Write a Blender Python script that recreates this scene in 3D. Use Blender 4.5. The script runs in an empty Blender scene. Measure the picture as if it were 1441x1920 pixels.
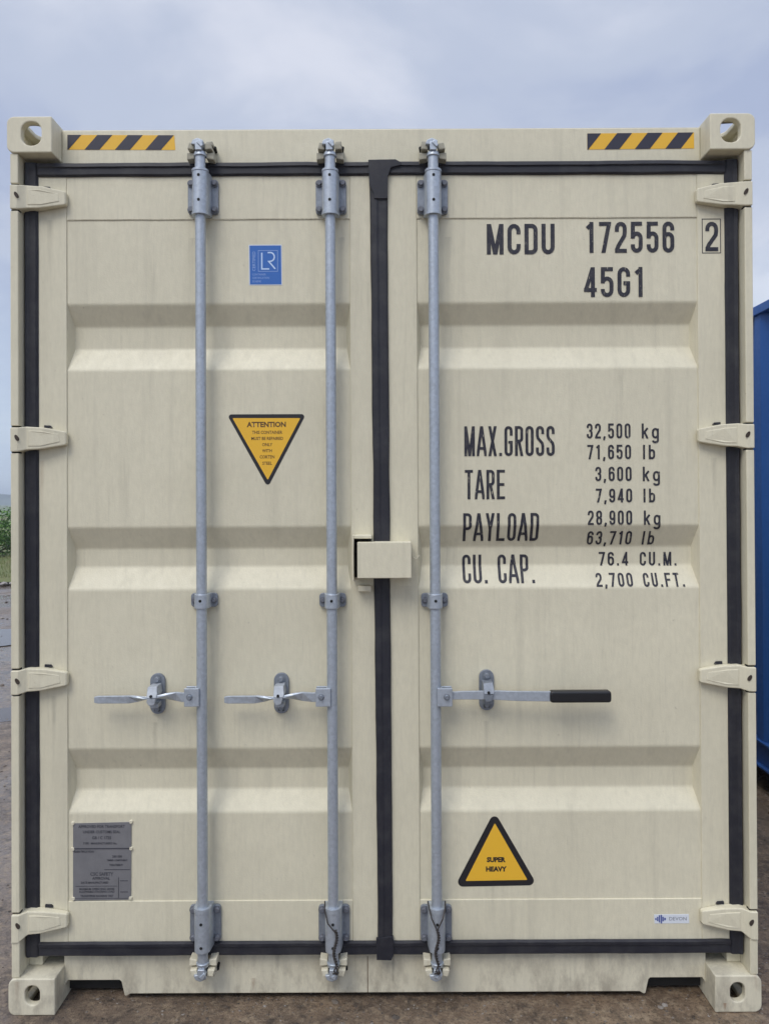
import bpy, bmesh, math, random
from mathutils import Vector, Matrix, noise
random.seed(7)
S = bpy.context.scene
COL = S.collection
R = math.radians

# ------------------------------------------------------------------ camera
F = 1442.0                       # focal length in photo pixels (photo is 1441 x 1920)
PX0, PY0 = 720.5, 931.5          # principal point
CAM = Vector((0.006, -2.5, 1.66))
M3 = (Matrix.Rotation(R(90 + 0.34), 3, 'X') @ Matrix.Rotation(R(-0.27), 3, 'Z'))
cam = bpy.data.cameras.new('camera'); camo = bpy.data.objects.new('camera', cam)
COL.objects.link(camo); S.camera = camo
camo.matrix_world = Matrix.Translation(CAM) @ M3.to_4x4()
cam.sensor_fit = 'AUTO'; cam.sensor_width = 36
cam.lens = 36 * F / 1920; cam.shift_y = (PY0 - 960) / 1920
cam.clip_start = .05; cam.clip_end = 3000


def P(px, py, d):
    """measured photo position -> (X, Z) on the upright plane Y = d"""
    v = M3 @ Vector(((px - PX0) / F, -(py - PY0) / F, -1))
    t = (d - CAM.y) / v.y
    return CAM.x + t * v.x, CAM.z + t * v.z


def PX(px, py, d): return P(px, py, d)[0]
def PZ(px, py, d): return P(px, py, d)[1]


# ------------------------------------------------------------------ world, sun, exposure
SUN_EL, SUN_AZ = R(52), R(-28)       # azimuth measured from -Y (behind the camera) towards -X
W = bpy.data.worlds.new('World'); S.world = W; W.use_nodes = True
nt = W.node_tree; nt.nodes.clear(); N = nt.nodes.new; L = nt.links.new
out = N('ShaderNodeOutputWorld'); bg = N('ShaderNodeBackground')
sky = N('ShaderNodeTexSky'); sky.sky_type = 'NISHITA'; sky.sun_disc = False
sky.sun_elevation = SUN_EL; sky.sun_rotation = R(180) - SUN_AZ
sky.air_density = 1.2; sky.dust_density = 2.0
tc = N('ShaderNodeTexCoord'); sep = N('ShaderNodeSeparateXYZ'); L(tc.outputs['Generated'], sep.inputs[0])
zc = N('ShaderNodeMath'); zc.operation = 'MAXIMUM'; zc.inputs[1].default_value = 0.0; L(sep.outputs['Z'], zc.inputs[0])
za = N('ShaderNodeMath'); za.operation = 'ADD'; za.inputs[1].default_value = 0.22; L(zc.outputs[0], za.inputs[0])
dx = N('ShaderNodeMath'); dx.operation = 'DIVIDE'; L(sep.outputs['X'], dx.inputs[0]); L(za.outputs[0], dx.inputs[1])
dy = N('ShaderNodeMath'); dy.operation = 'DIVIDE'; L(sep.outputs['Y'], dy.inputs[0]); L(za.outputs[0], dy.inputs[1])
cv = N('ShaderNodeCombineXYZ'); L(dx.outputs[0], cv.inputs[0]); L(dy.outputs[0], cv.inputs[1]); cv.inputs[2].default_value = 2.4
n1 = N('ShaderNodeTexNoise'); n1.inputs['Scale'].default_value = 1.3; n1.inputs['Detail'].default_value = 6
n1.inputs['Roughness'].default_value = .52; n1.inputs['Distortion'].default_value = .5; L(cv.outputs[0], n1.inputs['Vector'])
cr = N('ShaderNodeValToRGB'); cr.color_ramp.interpolation = 'EASE'
e = cr.color_ramp.elements
e[0].position = .38; e[0].color = (4.1, 4.7, 6.4, 1)
e[1].position = .66; e[1].color = (7.0, 7.3, 8.3, 1)
m_ = e.new(.50); m_.color = (5.1, 5.65, 7.0, 1)
L(n1.outputs['Fac'], cr.inputs[0])
# horizon brightening towards a pale blue, steady all round
hz = N('ShaderNodeMapRange'); hz.inputs['From Min'].default_value = 0; hz.inputs['From Max'].default_value = .30
hz.inputs['To Min'].default_value = .75; hz.inputs['To Max'].default_value = 0; L(zc.outputs[0], hz.inputs['Value'])
mh = N('ShaderNodeMix'); mh.data_type = 'RGBA'; L(hz.outputs[0], mh.inputs['Factor'])
L(cr.outputs[0], mh.inputs['A']); mh.inputs['B'].default_value = (6.0, 7.3, 8.9, 1)
# overcast: brighter towards the zenith
zb = N('ShaderNodeMapRange'); zb.inputs['From Min'].default_value = .55; zb.inputs['From Max'].default_value = 1
zb.inputs['To Min'].default_value = 1; zb.inputs['To Max'].default_value = 3.0; L(zc.outputs[0], zb.inputs['Value'])
mz = N('ShaderNodeVectorMath'); mz.operation = 'SCALE'; L(mh.outputs['Result'], mz.inputs[0]); L(zb.outputs[0], mz.inputs['Scale'])
mx = N('ShaderNodeMix'); mx.data_type = 'RGBA'; mx.inputs['Factor'].default_value = .88
L(sky.outputs[0], mx.inputs['A']); L(mz.outputs[0], mx.inputs['B'])
L(mx.outputs['Result'], bg.inputs['Color']); bg.inputs['Strength'].default_value = .1
L(bg.outputs[0], out.inputs['Surface'])

sd = bpy.data.lights.new('sun', 'SUN'); sd.energy = 1.5; sd.angle = R(28); sd.color = (1, .95, .85)
so = bpy.data.objects.new('sun', sd); COL.objects.link(so)
sdir = Vector((math.sin(SUN_AZ) * math.cos(SUN_EL), -math.cos(SUN_AZ) * math.cos(SUN_EL), math.sin(SUN_EL)))
so.rotation_euler = sdir.to_track_quat('Z', 'Y').to_euler(); so.location = sdir * 30
S.view_settings.view_transform = 'Standard'; S.view_settings.look = 'None'
S.view_settings.gamma = 1; S.view_settings.exposure = 0.15; S.view_settings.use_curve_mapping = False
S.render.engine = 'CYCLES'; S.cycles.use_denoising = True; S.cycles.max_bounces = 8


# ------------------------------------------------------------------ materials
def mat(name, col, rough=.6, metal=0, spec=.5):
    m = bpy.data.materials.new(name); m.use_nodes = True
    b = m.node_tree.nodes['Principled BSDF']
    b.inputs['Base Color'].default_value = (*col, 1); b.inputs['Roughness'].default_value = rough
    b.inputs['Metallic'].default_value = metal; b.inputs['Specular IOR Level'].default_value = spec
    return m, m.node_tree, b


def nz(t, vec, scale, detail=4, rough=.55, vs=None, loc=None, dist=0):
    n = t.nodes.new('ShaderNodeTexNoise'); n.inputs['Scale'].default_value = scale
    n.inputs['Detail'].default_value = detail; n.inputs['Roughness'].default_value = rough
    n.inputs['Distortion'].default_value = dist
    if vs or loc:
        mp = t.nodes.new('ShaderNodeMapping')
        mp.inputs['Scale'].default_value = vs or (1, 1, 1); mp.inputs['Location'].default_value = loc or (0, 0, 0)
        t.links.new(vec, mp.inputs['Vector']); vec = mp.outputs[0]
    t.links.new(vec, n.inputs['Vector']); return n.outputs['Fac']


def ramp(t, fac, stops):
    r = t.nodes.new('ShaderNodeValToRGB'); el = r.color_ramp.elements
    for i, (p, c) in enumerate(stops):
        if isinstance(c, (int, float)): c = (c, c, c)
        x = el[i] if i < 2 else el.new(p)
        x.position = p; x.color = (*c, 1)
    t.links.new(fac, r.inputs[0]); return r.outputs[0]


def mixc(t, fac, a, b, mode='MIX'):
    m = t.nodes.new('ShaderNodeMix'); m.data_type = 'RGBA'; m.blend_type = mode
    for s, v in (('Factor', fac), ('A', a), ('B', b)):
        if hasattr(v, 'links'): t.links.new(v, m.inputs[s])
        elif s == 'Factor': m.inputs[s].default_value = v
        else: m.inputs[s].default_value = (*v, 1)
    return m.outputs['Result']


def mathn(t, op, a, b):
    m = t.nodes.new('ShaderNodeMath'); m.operation = op
    for i, v in enumerate((a, b)):
        if hasattr(v, 'links'): t.links.new(v, m.inputs[i])
        else: m.inputs[i].default_value = v
    return m.outputs[0]


def bump(t, b, h, strength, dist):
    n = t.nodes.new('ShaderNodeBump'); n.inputs['Strength'].default_value = strength
    n.inputs['Distance'].default_value = dist; t.links.new(h, n.inputs['Height'])
    t.links.new(n.outputs[0], b.inputs['Normal']); return n


def wpos(t):
    g = t.nodes.new('ShaderNodeNewGeometry'); return g.outputs['Position']


def make_paint(name, base, dirt=.5, rust=.5, stains=()):
    """container paint: orange peel, faint runs, road grime and a few rust freckles"""
    m, t, b = mat(name, base, .5)
    v = wpos(t)
    big = nz(t, v, 2.2, 4)
    c = mixc(t, ramp(t, big, [(.3, 0), (.72, 1)]), tuple(x * .93 for x in base), tuple(min(1, x * 1.04) for x in base))
    mott = nz(t, v, 38, 5, .65)
    c = mixc(t, ramp(t, mott, [(.35, .0), (.75, .35)]), c, tuple(x * .82 for x in base))
    runs = nz(t, v, 1.0, 5, .6, vs=(26, 26, 1.1))
    c = mixc(t, mathn(t, 'MULTIPLY', ramp(t, runs, [(.52, 0), (.78, 1)]), .26 * dirt), c, (.22, .205, .17))
    fr = nz(t, v, 1.0, 6, .7, vs=(60, 60, 3.2), loc=(3, 1, 7))
    c = mixc(t, mathn(t, 'MULTIPLY', ramp(t, fr, [(.60, 0), (.74, 1)]), .24 * dirt), c, (.16, .145, .12))
    # splashed-up mud on the lowest part
    sp = t.nodes.new('ShaderNodeSeparateXYZ'); t.links.new(v, sp.inputs[0])
    low = t.nodes.new('ShaderNodeMapRange'); low.inputs['From Min'].default_value = .30; low.inputs['From Max'].default_value = .02
    t.links.new(sp.outputs['Z'], low.inputs['Value'])
    spl = ramp(t, nz(t, v, 17, 7, .7, vs=(1, 1, .45)), [(.45, 0), (.66, 1)])
    c = mixc(t, mathn(t, 'MULTIPLY', mathn(t, 'MULTIPLY', spl, low.outputs[0]), .5 * dirt), c, (.17, .14, .11))
    rs = ramp(t, nz(t, v, 13, 7, .75, loc=(9, 2, 5)), [(.715, 0), (.74, 1)])
    c = mixc(t, mathn(t, 'MULTIPLY', rs, rust), c, (.20, .085, .035))
    fine = nz(t, v, 1.0, 6, .7, vs=(110, 110, 24), loc=(1, 5, 2))
    c = mixc(t, ramp(t, fine, [(.40, 0), (.72, .30)]), c, tuple(x * .70 for x in base))
    spots = ramp(t, nz(t, v, 75, 4, .6, loc=(7, 3, 1)), [(.70, 0), (.76, .55 * dirt)])
    c = mixc(t, spots, c, (.17, .13, .09))
    sx_ = t.nodes.new('ShaderNodeSeparateXYZ'); t.links.new(v, sx_.inputs[0])
    for (x0, zt, ln, wd, colr, am) in stains:
        a = mathn(t, 'ABSOLUTE', mathn(t, 'SUBTRACT', mathn(t, 'ADD', sx_.outputs['X'], mathn(t, 'MULTIPLY', runs, wd * 1.5)), x0 + wd * .75), 0)
        a = mathn(t, 'DIVIDE', a, wd)
        q = mathn(t, 'DIVIDE', mathn(t, 'SUBTRACT', zt, sx_.outputs['Z']), ln)       # 0 at the head, 1 at the foot
        up = mathn(t, 'GREATER_THAN', q, 0)
        k_ = t.nodes.new('ShaderNodeMath'); k_.operation = 'SUBTRACT'; k_.use_clamp = True; k_.inputs[0].default_value = 1
        t.links.new(mathn(t, 'ADD', mathn(t, 'POWER', a, 1.6), mathn(t, 'MAXIMUM', q, 0)), k_.inputs[1])
        f_ = mathn(t, 'MULTIPLY', mathn(t, 'MULTIPLY', k_.outputs[0], up), mathn(t, 'MULTIPLY', ramp(t, spl, [(0, .45), (1, 1)]), am))
        c = mixc(t, f_, c, colr)
    t.links.new(c, b.inputs['Base Color'])
    t.links.new(ramp(t, mott, [(.3, .42), (.8, .62)]), b.inputs['Roughness'])
    h = mathn(t, 'ADD', nz(t, v, 240, 2), mathn(t, 'MULTIPLY', nz(t, v, 9, 3), 2.5))
    h = mathn(t, 'ADD', h, mathn(t, 'MULTIPLY', nz(t, v, 2.3, 2), 9.0)); bump(t, b, h, .30, .0014)
    return m


GR, RU = (.13, .12, .10), (.22, .10, .045)
BEIGE = make_paint('beige_paint', (.70, .655, .50), .75, .45, [
    (-1.10, 2.60, .22, .012, GR, .35), (1.13, 2.60, .30, .010, RU, .30), (-1.13, 1.80, .30, .010, RU, .35), (1.10, 1.80, .22, .014, GR, .35), (1.14, 1.02, .35, .010, RU, .4), (-1.09, 1.02, .25, .012, GR, .35),
    (-.63, 2.54, .30, .012, GR, .35), (-.13, 2.54, .24, .012, GR, .3), (.22, 2.54, .28, .014, GR, .35), (-.55, 1.31, .30, .010, GR, .3), (.20, 1.31, .26, .012, GR, .3), (-.76, .93, .20, .012, GR, .3), (.34, .93, .22, .012, GR, .3), (.07, 1.38, .20, .030, GR, .22)])
BEIGE_W = make_paint('beige_paint_worn', (.70, .655, .51), 1.15, .85, [(.027, .16, .14, .008, GR, .8), (-.36, .15, .13, .010, GR, .5), (-.44, .07, .05, .010, RU, .7), (-.60, .09, .07, .03, GR, .5), (-.16, .09, .08, .03, GR, .6), (.19, .09, .08, .035, GR, .6), (.9, .05, .05, .02, GR, .5), (1.10, .03, .03, .008, RU, .9), (-1.19, .11, .09, .012, RU, .35), (1.20, .16, .14, .010, RU, .5)])
KEEP = make_paint('keeper_paint_grimy', (.38, .36, .28), 1.6, .9)
BLUE = make_paint('blue_paint', (.022, .105, .36), .35, .2)


def make_galv(name, base, metal=.55, rough=.42):
    m, t, b = mat(name, base, rough, metal)
    v = wpos(t)
    vo = t.nodes.new('ShaderNodeTexVoronoi'); vo.inputs['Scale'].default_value = 120; t.links.new(v, vo.inputs['Vector'])
    sp = t.nodes.new('ShaderNodeSeparateColor'); t.links.new(vo.outputs['Color'], sp.inputs[0])
    c = mixc(t, sp.outputs[0], tuple(x * .90 for x in base), tuple(x * 1.06 for x in base))
    g = nz(t, v, 30, 6, .7, vs=(1, 1, .5))
    c = mixc(t, ramp(t, g, [(.5, 0), (.8, .4)]), c, tuple(x * .65 for x in base))
    t.links.new(c, b.inputs['Base Color'])
    t.links.new(ramp(t, g, [(.3, rough - .08), (.8, rough + .18)]), b.inputs['Roughness'])
    bump(t, b, nz(t, v, 160, 3), .15, .0008)
    return m


GALV = make_galv('galvanised_steel', (.45, .495, .555))
GALV_D = make_galv('galvanised_fitting', (.25, .275, .315), .5, .5)
CATCH = make_galv('worn_catch_steel', (.40, .43, .47), .35, .6)
BOLTM = make_galv('bolt_steel', (.17, .18, .21), .4, .55)
m, t, b = mat('rubber', (.016, .016, .022), .6)
v = wpos(t)
c = mixc(t, ramp(t, nz(t, v, 14, 7, .7), [(.45, 0), (.75, .4)]), (.012, .0125, .020), (.075, .072, .072)); t.links.new(c, b.inputs['Base Color'])
bump(t, b, nz(t, v, 60, 3), .3, .001); RUBBER = m
GRIP = mat('black_grip', (.008, .008, .010), .38)[0]
m, t, b = mat('black_lettering', (.016, .016, .028), .6); v = wpos(t)
c = mixc(t, ramp(t, nz(t, v, 55, 6, .7), [(.45, 0), (.72, .45)]), (.014, .014, .026), (.12, .112, .10))
c = mixc(t, ramp(t, nz(t, v, 1, 5, .6, vs=(150, 150, 40)), [(.64, 0), (.70, .7)]), c, (.45, .42, .33)); t.links.new(c, b.inputs['Base Color']); PRINT = m
HOLE = mat('dark_hole', (.006, .006, .006), .8)[0]
YEL = mat('yellow_film', (.80, .46, .035), .42)[0]
YELD = mat('dark_ochre_print', (.10, .05, .015), .5)[0]
BLK = mat('black_film', (.014, .013, .016), .42)[0]
NAVY = mat('dark_navy_film', (.028, .027, .045), .42)[0]
BFILM = mat('blue_film', (.035, .14, .46), .35)[0]
WFILM = mat('white_film', (.68, .72, .78), .35)[0]
PALEB = mat('pale_blue_print', (.30, .42, .72), .4)[0]
LOGOB = mat('logo_blue_print', (.09, .12, .33), .4)[0]
GREYP = mat('grey_print', (.20, .21, .25), .4)[0]
RUST = mat('rusty_steel', (.10, .055, .03), .85)[0]
PINM = mat('hinge_pin_steel', (.045, .032, .024), .8)[0]
WIREM = mat('rusty_wire', (.055, .048, .045), .6, .4)[0]
m, t, b = mat('plate_metal', (.19, .19, .215), .5, .25); v = wpos(t)
t.links.new(mixc(t, nz(t, v, 25, 4), (.165, .165, .178), (.235, .235, .245)), b.inputs['Base Color']); PLATE = m
PLATETX = mat('plate_print', (.05, .05, .062), .6)[0]


# ------------------------------------------------------------------ mesh helpers
class MB:
    def __init__(s): s.v = []; s.f = []

    def add(s, vs, fs):
        o = len(s.v); s.v += [tuple(x) for x in vs]; s.f += [tuple(i + o for i in f) for f in fs]; return s

    def box(s, x0, x1, y0, y1, z0, z1):
        x0, x1 = sorted((x0, x1)); y0, y1 = sorted((y0, y1)); z0, z1 = sorted((z0, z1))
        return s.add([(x0, y0, z0), (x1, y0, z0), (x1, y1, z0), (x0, y1, z0), (x0, y0, z1), (x1, y0, z1), (x1, y1, z1), (x0, y1, z1)],
                     [(0, 3, 2, 1), (4, 5, 6, 7), (0, 1, 5, 4), (1, 2, 6, 5), (2, 3, 7, 6), (3, 0, 4, 7)])

    def prism(s, pts, y0, y1):
        """polygon of (x, z) points, extruded y0..y1; y0 may be a list (per-vertex front depth)"""
        n = len(pts); ys = y0 if isinstance(y0, (list, tuple)) else [y0] * n
        vs = [(p[0], ys[i], p[1]) for i, p in enumerate(pts)] + [(p[0], y1, p[1]) for p in pts]
        area = sum(pts[i][0] * pts[(i + 1) % n][1] - pts[(i + 1) % n][0] * pts[i][1] for i in range(n))
        fs = [tuple(range(n)), tuple(range(2 * n - 1, n - 1, -1))] + [(i, i + n, (i + 1) % n + n, (i + 1) % n) for i in range(n)]
        if area < 0: fs = [tuple(reversed(f)) for f in fs]
        return s.add(vs, fs)

    def cyl(s, a, b, r0, r1=None, n=20, caps=True):
        a = Vector(a); b = Vector(b); r1 = r0 if r1 is None else r1
        d = (b - a).normalized(); u = d.orthogonal().normalized(); w = d.cross(u)
        vs = []
        for c, r in ((a, r0), (b, r1)):
            for i in range(n):
                an = 2 * math.pi * i / n; vs.append(c + (u * math.cos(an) + w * math.sin(an)) * r)
        fs = [(i, (i + 1) % n, (i + 1) % n + n, i + n) for i in range(n)]
        if caps: fs += [tuple(reversed(range(n))), tuple(range(n, 2 * n))]
        return s.add(vs, fs)

    def tube(s, pts, r, n=8):
        pts = [Vector(p) for p in pts]
        for i in range(len(pts) - 1): s.cyl(pts[i], pts[i + 1], r, n=n)
        return s

    def build(s, name, m, parent=None, bevel=0, smooth=False, seg=2):
        me = bpy.data.meshes.new(name); me.from_pydata(s.v, [], s.f); me.update(); me.materials.append(m)
        return link(name, me, parent, bevel, smooth, seg)


def link(name, me, parent=None, bevel=0, smooth=False, seg=2):
    o = bpy.data.objects.new(name, me); COL.objects.link(o)
    if parent is not None: o.parent = parent
    if smooth: me.shade_smooth()
    if smooth == 'auto':
        me.set_sharp_from_angle(angle=R(35))
    if bevel:
        bv = o.modifiers.new('bevel', 'BEVEL'); bv.width = bevel; bv.segments = seg; bv.limit_method = 'ANGLE'; bv.angle_limit = R(28)
    return o


def boolean_cut(me, cutter_me):
    a = bpy.data.objects.new('tmp_a', me); c = bpy.data.objects.new('tmp_b', cutter_me)
    COL.objects.link(a); COL.objects.link(c)
    md = a.modifiers.new('b', 'BOOLEAN'); md.operation = 'DIFFERENCE'; md.object = c; md.solver = 'EXACT'
    dg = bpy.context.evaluated_depsgraph_get(); dg.update()
    r = bpy.data.meshes.new_from_object(a.evaluated_get(dg))
    bpy.data.objects.remove(a); bpy.data.objects.remove(c)
    return r


def mesh_of(mb, m=None):
    me = bpy.data.meshes.new('m'); me.from_pydata(mb.v, [], mb.f); me.update()
    bm = bmesh.new(); bm.from_mesh(me); bmesh.ops.recalc_face_normals(bm, faces=bm.faces); bm.to_mesh(me); bm.free()
    if m: me.materials.append(m)
    return me


def thing(name, label, cat, loc=(0, 0, 0), group=None):
    o = bpy.data.objects.new(name, None); COL.objects.link(o); o.location = loc; o.empty_display_size = .2
    o['label'] = label; o['category'] = cat
    if group: o['group'] = group
    return o


def tag(o, label=None, cat=None, group=None, kind=None):
    if label: o['label'] = label
    if cat: o['category'] = cat
    if group: o['group'] = group
    if kind: o['kind'] = kind
    return o


def rrect(x0, x1, z0, z1, r, n=5):
    p = []
    for cx, cz, a in ((x1 - r, z1 - r, 0), (x0 + r, z1 - r, 90), (x0 + r, z0 + r, 180), (x1 - r, z0 + r, 270)):
        for i in range(n + 1):
            an = R(a + 90 * i / n); p.append((cx + r * math.cos(an), cz + r * math.sin(an)))
    return p


# ------------------------------------------------------------------ ground
def gh(x, y):
    """gentle unevenness of the yard; flat under the containers"""
    h = .035 * noise.noise((x * .35, y * .35, 3)) + .010 * noise.noise((x * 2.1, y * 2.1, 9)) + .004 * noise.noise((x * 9, y * 9, 1))
    k = min(1, max(0, (math.hypot(max(0, abs(x) - 1.3), max(0, abs(y - 6) - 6.3)) - .1) / 1.6))
    return (h - .012) * k - .001 + (1 - k) * .003 * noise.noise((x * 12, y * 12, 4))


def axis(lo, hi, fine0, fine1, step, grow=1.18):
    a = [fine0]
    while a[-1] < fine1: a.append(a[-1] + step)
    s = step
    while a[-1] < hi: s *= grow; a.append(a[-1] + s)
    s = step; pre = []; x = fine0
    while x > lo: s *= grow; x -= s; pre.append(x)
    return pre[::-1] + a


xs = axis(-1500, 1500, -4.5, 4.5, .06); ys = axis(-1500, 1500, -2.4, 4.5, .05)
gb = MB(); gb.v = [(x, y, gh(x, y)) for y in ys for x in xs]; nx = len(xs)
gb.f = [(j * nx + i, j * nx + i + 1, (j + 1) * nx + i + 1, (j + 1) * nx + i) for j in range(len(ys) - 1) for i in range(nx - 1)]
m, t, b = mat('yard_earth', (.11, .085, .07), .7); v = wpos(t)
c = mixc(t, ramp(t, nz(t, v, 5.0, 7, .65), [(.34, 0), (.62, 1)]), (.085, .058, .038), (.215, .150, .095))
gx_ = t.nodes.new('ShaderNodeSeparateXYZ'); t.links.new(v, gx_.inputs[0])
left_sheen = t.nodes.new('ShaderNodeMapRange'); left_sheen.inputs['From Min'].default_value = -1.0; left_sheen.inputs['From Max'].default_value = -1.9  # pale sky reflection on wet ground, mixed into the earth colour towards the left
left_sheen.inputs['To Min'].default_value = .12; left_sheen.inputs['To Max'].default_value = .85; t.links.new(gx_.outputs['X'], left_sheen.inputs['Value'])
c = mixc(t, mathn(t, 'MULTIPLY', ramp(t, nz(t, v, 1.1, 5, .6, loc=(4, 4, 0)), [(.36, .25), (.60, 1)]), left_sheen.outputs[0]), c, (.185, .17, .168))
c = mixc(t, ramp(t, nz(t, v, 26, 7, .75), [(.48, 0), (.62, .7)]), c, (.31, .24, .165))
c = mixc(t, ramp(t, nz(t, v, 17, 7, .75, loc=(5, 1, 0)), [(.50, 0), (.64, .8)]), c, (.045, .034, .028))
c = mixc(t, ramp(t, nz(t, v, 95, 5, .7, loc=(2, 5, 0)), [(.52, 0), (.66, .7)]), c, (.035, .028, .024))
t.links.new(c, b.inputs['Base Color'])
wet = ramp(t, nz(t, v, .55, 4, .55, loc=(1.7, .4, 0)), [(.40, .62), (.56, .16)])
t.links.new(wet, b.inputs['Roughness'])
h = mathn(t, 'ADD', nz(t, v, 46, 7, .75), mathn(t, 'MULTIPLY', nz(t, v, 120, 4, .7), .5))
bn = bump(t, b, h, .8, .012)
t.links.new(ramp(t, nz(t, v, .55, 4, .55, loc=(1.7, .4, 0)), [(.40, .85), (.58, .12)]), bn.inputs['Strength'])
YARD = m
o = gb.build('ground', YARD, smooth=True); tag(o, kind='structure')

# puddles of rain water on the yard to the left, and the grass field beyond
def blob(cx, cy, rx, ry, z, seed, n=60):
    pts = []
    for i in range(n):
        a = 2 * math.pi * i / n; k = 1 + .28 * noise.noise((math.cos(a) * 1.6 + seed, math.sin(a) * 1.6, seed)) + .10 * noise.noise((math.cos(a) * 5, math.sin(a) * 5 + seed, 2))
        pts.append((cx + rx * k * math.cos(a), cy + ry * k * math.sin(a), z))
    return pts


m, t, b = mat('puddle_water', (.10, .09, .085), .03); b.inputs['IOR'].default_value = 1.33
bump(t, b, nz(t, wpos(t), 6, 3), .10, .004); WATER = m
for (cx, cy, rx, ry) in ((-6.0, 8.0, 2.0, 1.15), (-8.4, 11.0, 2.6, .42), (-3.6, 3.6, .62, .26)):
    mbp = MB(); pts = blob(cx, cy, rx * 1.3, ry * 1.3, -.016, cx); mbp.add(pts, [tuple(range(len(pts)))])
    tag(mbp.build('puddle', WATER), kind='structure')

m, t, b = mat('grass_ground', (.10, .13, .04), .9); v = wpos(t)
c = mixc(t, ramp(t, nz(t, v, .9, 6, .65), [(.35, 0), (.65, 1)]), (.10, .13, .035), (.19, .17, .07))
c = mixc(t, ramp(t, nz(t, v, .02, 4), [(.4, 0), (.6, .7)]), c, (.07, .14, .045))
t.links.new(c, b.inputs['Base Color']); bump(t, b, nz(t, v, 20, 6, .7), .8, .05)
GRASSG = m
fb = MB(); fy = [13.2, 14, 16, 20, 30, 60, 150, 400, 1400]; fx = [-1400, -500, -150, -60] + [i * 2.0 for i in range(-25, 26)] + [60, 150, 500, 1400]
for y in fy:
    for x in fx:
        yy = y + (.5 * noise.noise((x * .5, 2, 1)) if y < 14 else 0)
        fb.v.append((x, yy, .05 + (.0 if y < 14 else .08)))
for j in range(len(fy) - 1):
    for i in range(len(fx) - 1):
        q = j * len(fx) + i; fb.f.append((q, q + 1, q + 1 + len(fx), q + len(fx)))
tag(fb.build('grass_field', GRASSG), kind='structure')

# pebbles pressed into the yard
m, t, b = mat('pebbles', (.15, .13, .11), .75); v = wpos(t)
rn = t.nodes.new('ShaderNodeNewGeometry')
c = ramp(t, rn.outputs['Random Per Island'], [(0, (.045, .037, .032)), (.5, (.12, .095, .075)), (.8, (.17, .145, .12)), (1, (.26, .235, .21))])
t.links.new(c, b.inputs['Base Color']); PEB = m
rp = random.Random(3)
octv = [(1, 0, 0), (-1, 0, 0), (0, 1, 0), (0, -1, 0), (0, 0, 1), (.6, .6, .55), (-.6, .6, .5), (-.6, -.6, .6), (.6, -.6, .45)]
octf = [(4, 5, 6), (4, 6, 7), (4, 7, 8), (4, 8, 5), (5, 0, 2), (6, 5, 2), (6, 2, 1), (7, 6, 1), (7, 1, 3), (8, 7, 3), (8, 3, 0), (5, 8, 0)]


def pebble(mb, x, y, r):
    a = rp.random() * 6.28; ca, sa = math.cos(a), math.sin(a); sx, sy, sz = r * rp.uniform(.7, 1.3), r * rp.uniform(.6, 1), r * rp.uniform(.35, .7)
    z = gh(x, y) - .1 * r
    mb.add([(x + ca * p[0] * sx - sa * p[1] * sy, y + sa * p[0] * sx + ca * p[1] * sy, z + p[2] * sz * rp.uniform(.85, 1.1)) for p in octv], octf)


pm = MB()
for i in range(15000): pebble(pm, rp.uniform(-1.9, 2.5), rp.uniform(-.45, .9), .0012 + .0055 * rp.random() ** 4)
for i in range(7000):
    pebble(pm, rp.uniform(-4.5, 4.5), rp.uniform(-2.2, 4), .003 + .013 * rp.random() ** 4)
for i in range(1500): pebble(pm, rp.uniform(-11, -2), rp.uniform(3, 13), .008 + .03 * rp.random() ** 3)
tag(pm.build('gravel', PEB), 'small loose gravel pressed into the wet brown earth of the yard', kind='stuff')

# ------------------------------------------------------------------ beige shipping container
HW = 1.219; TOPZ = 2.921
LEN = 12.19
box = thing('shipping_container', 'beige shipping container with closed doors, black seals and three grey locking bars', 'shipping container', (0, 0, 0))
Y_POST, Y_GAS, Y_FR, Y_PAN, Y_HD = .006, .049, .052, .0565, .078


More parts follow.
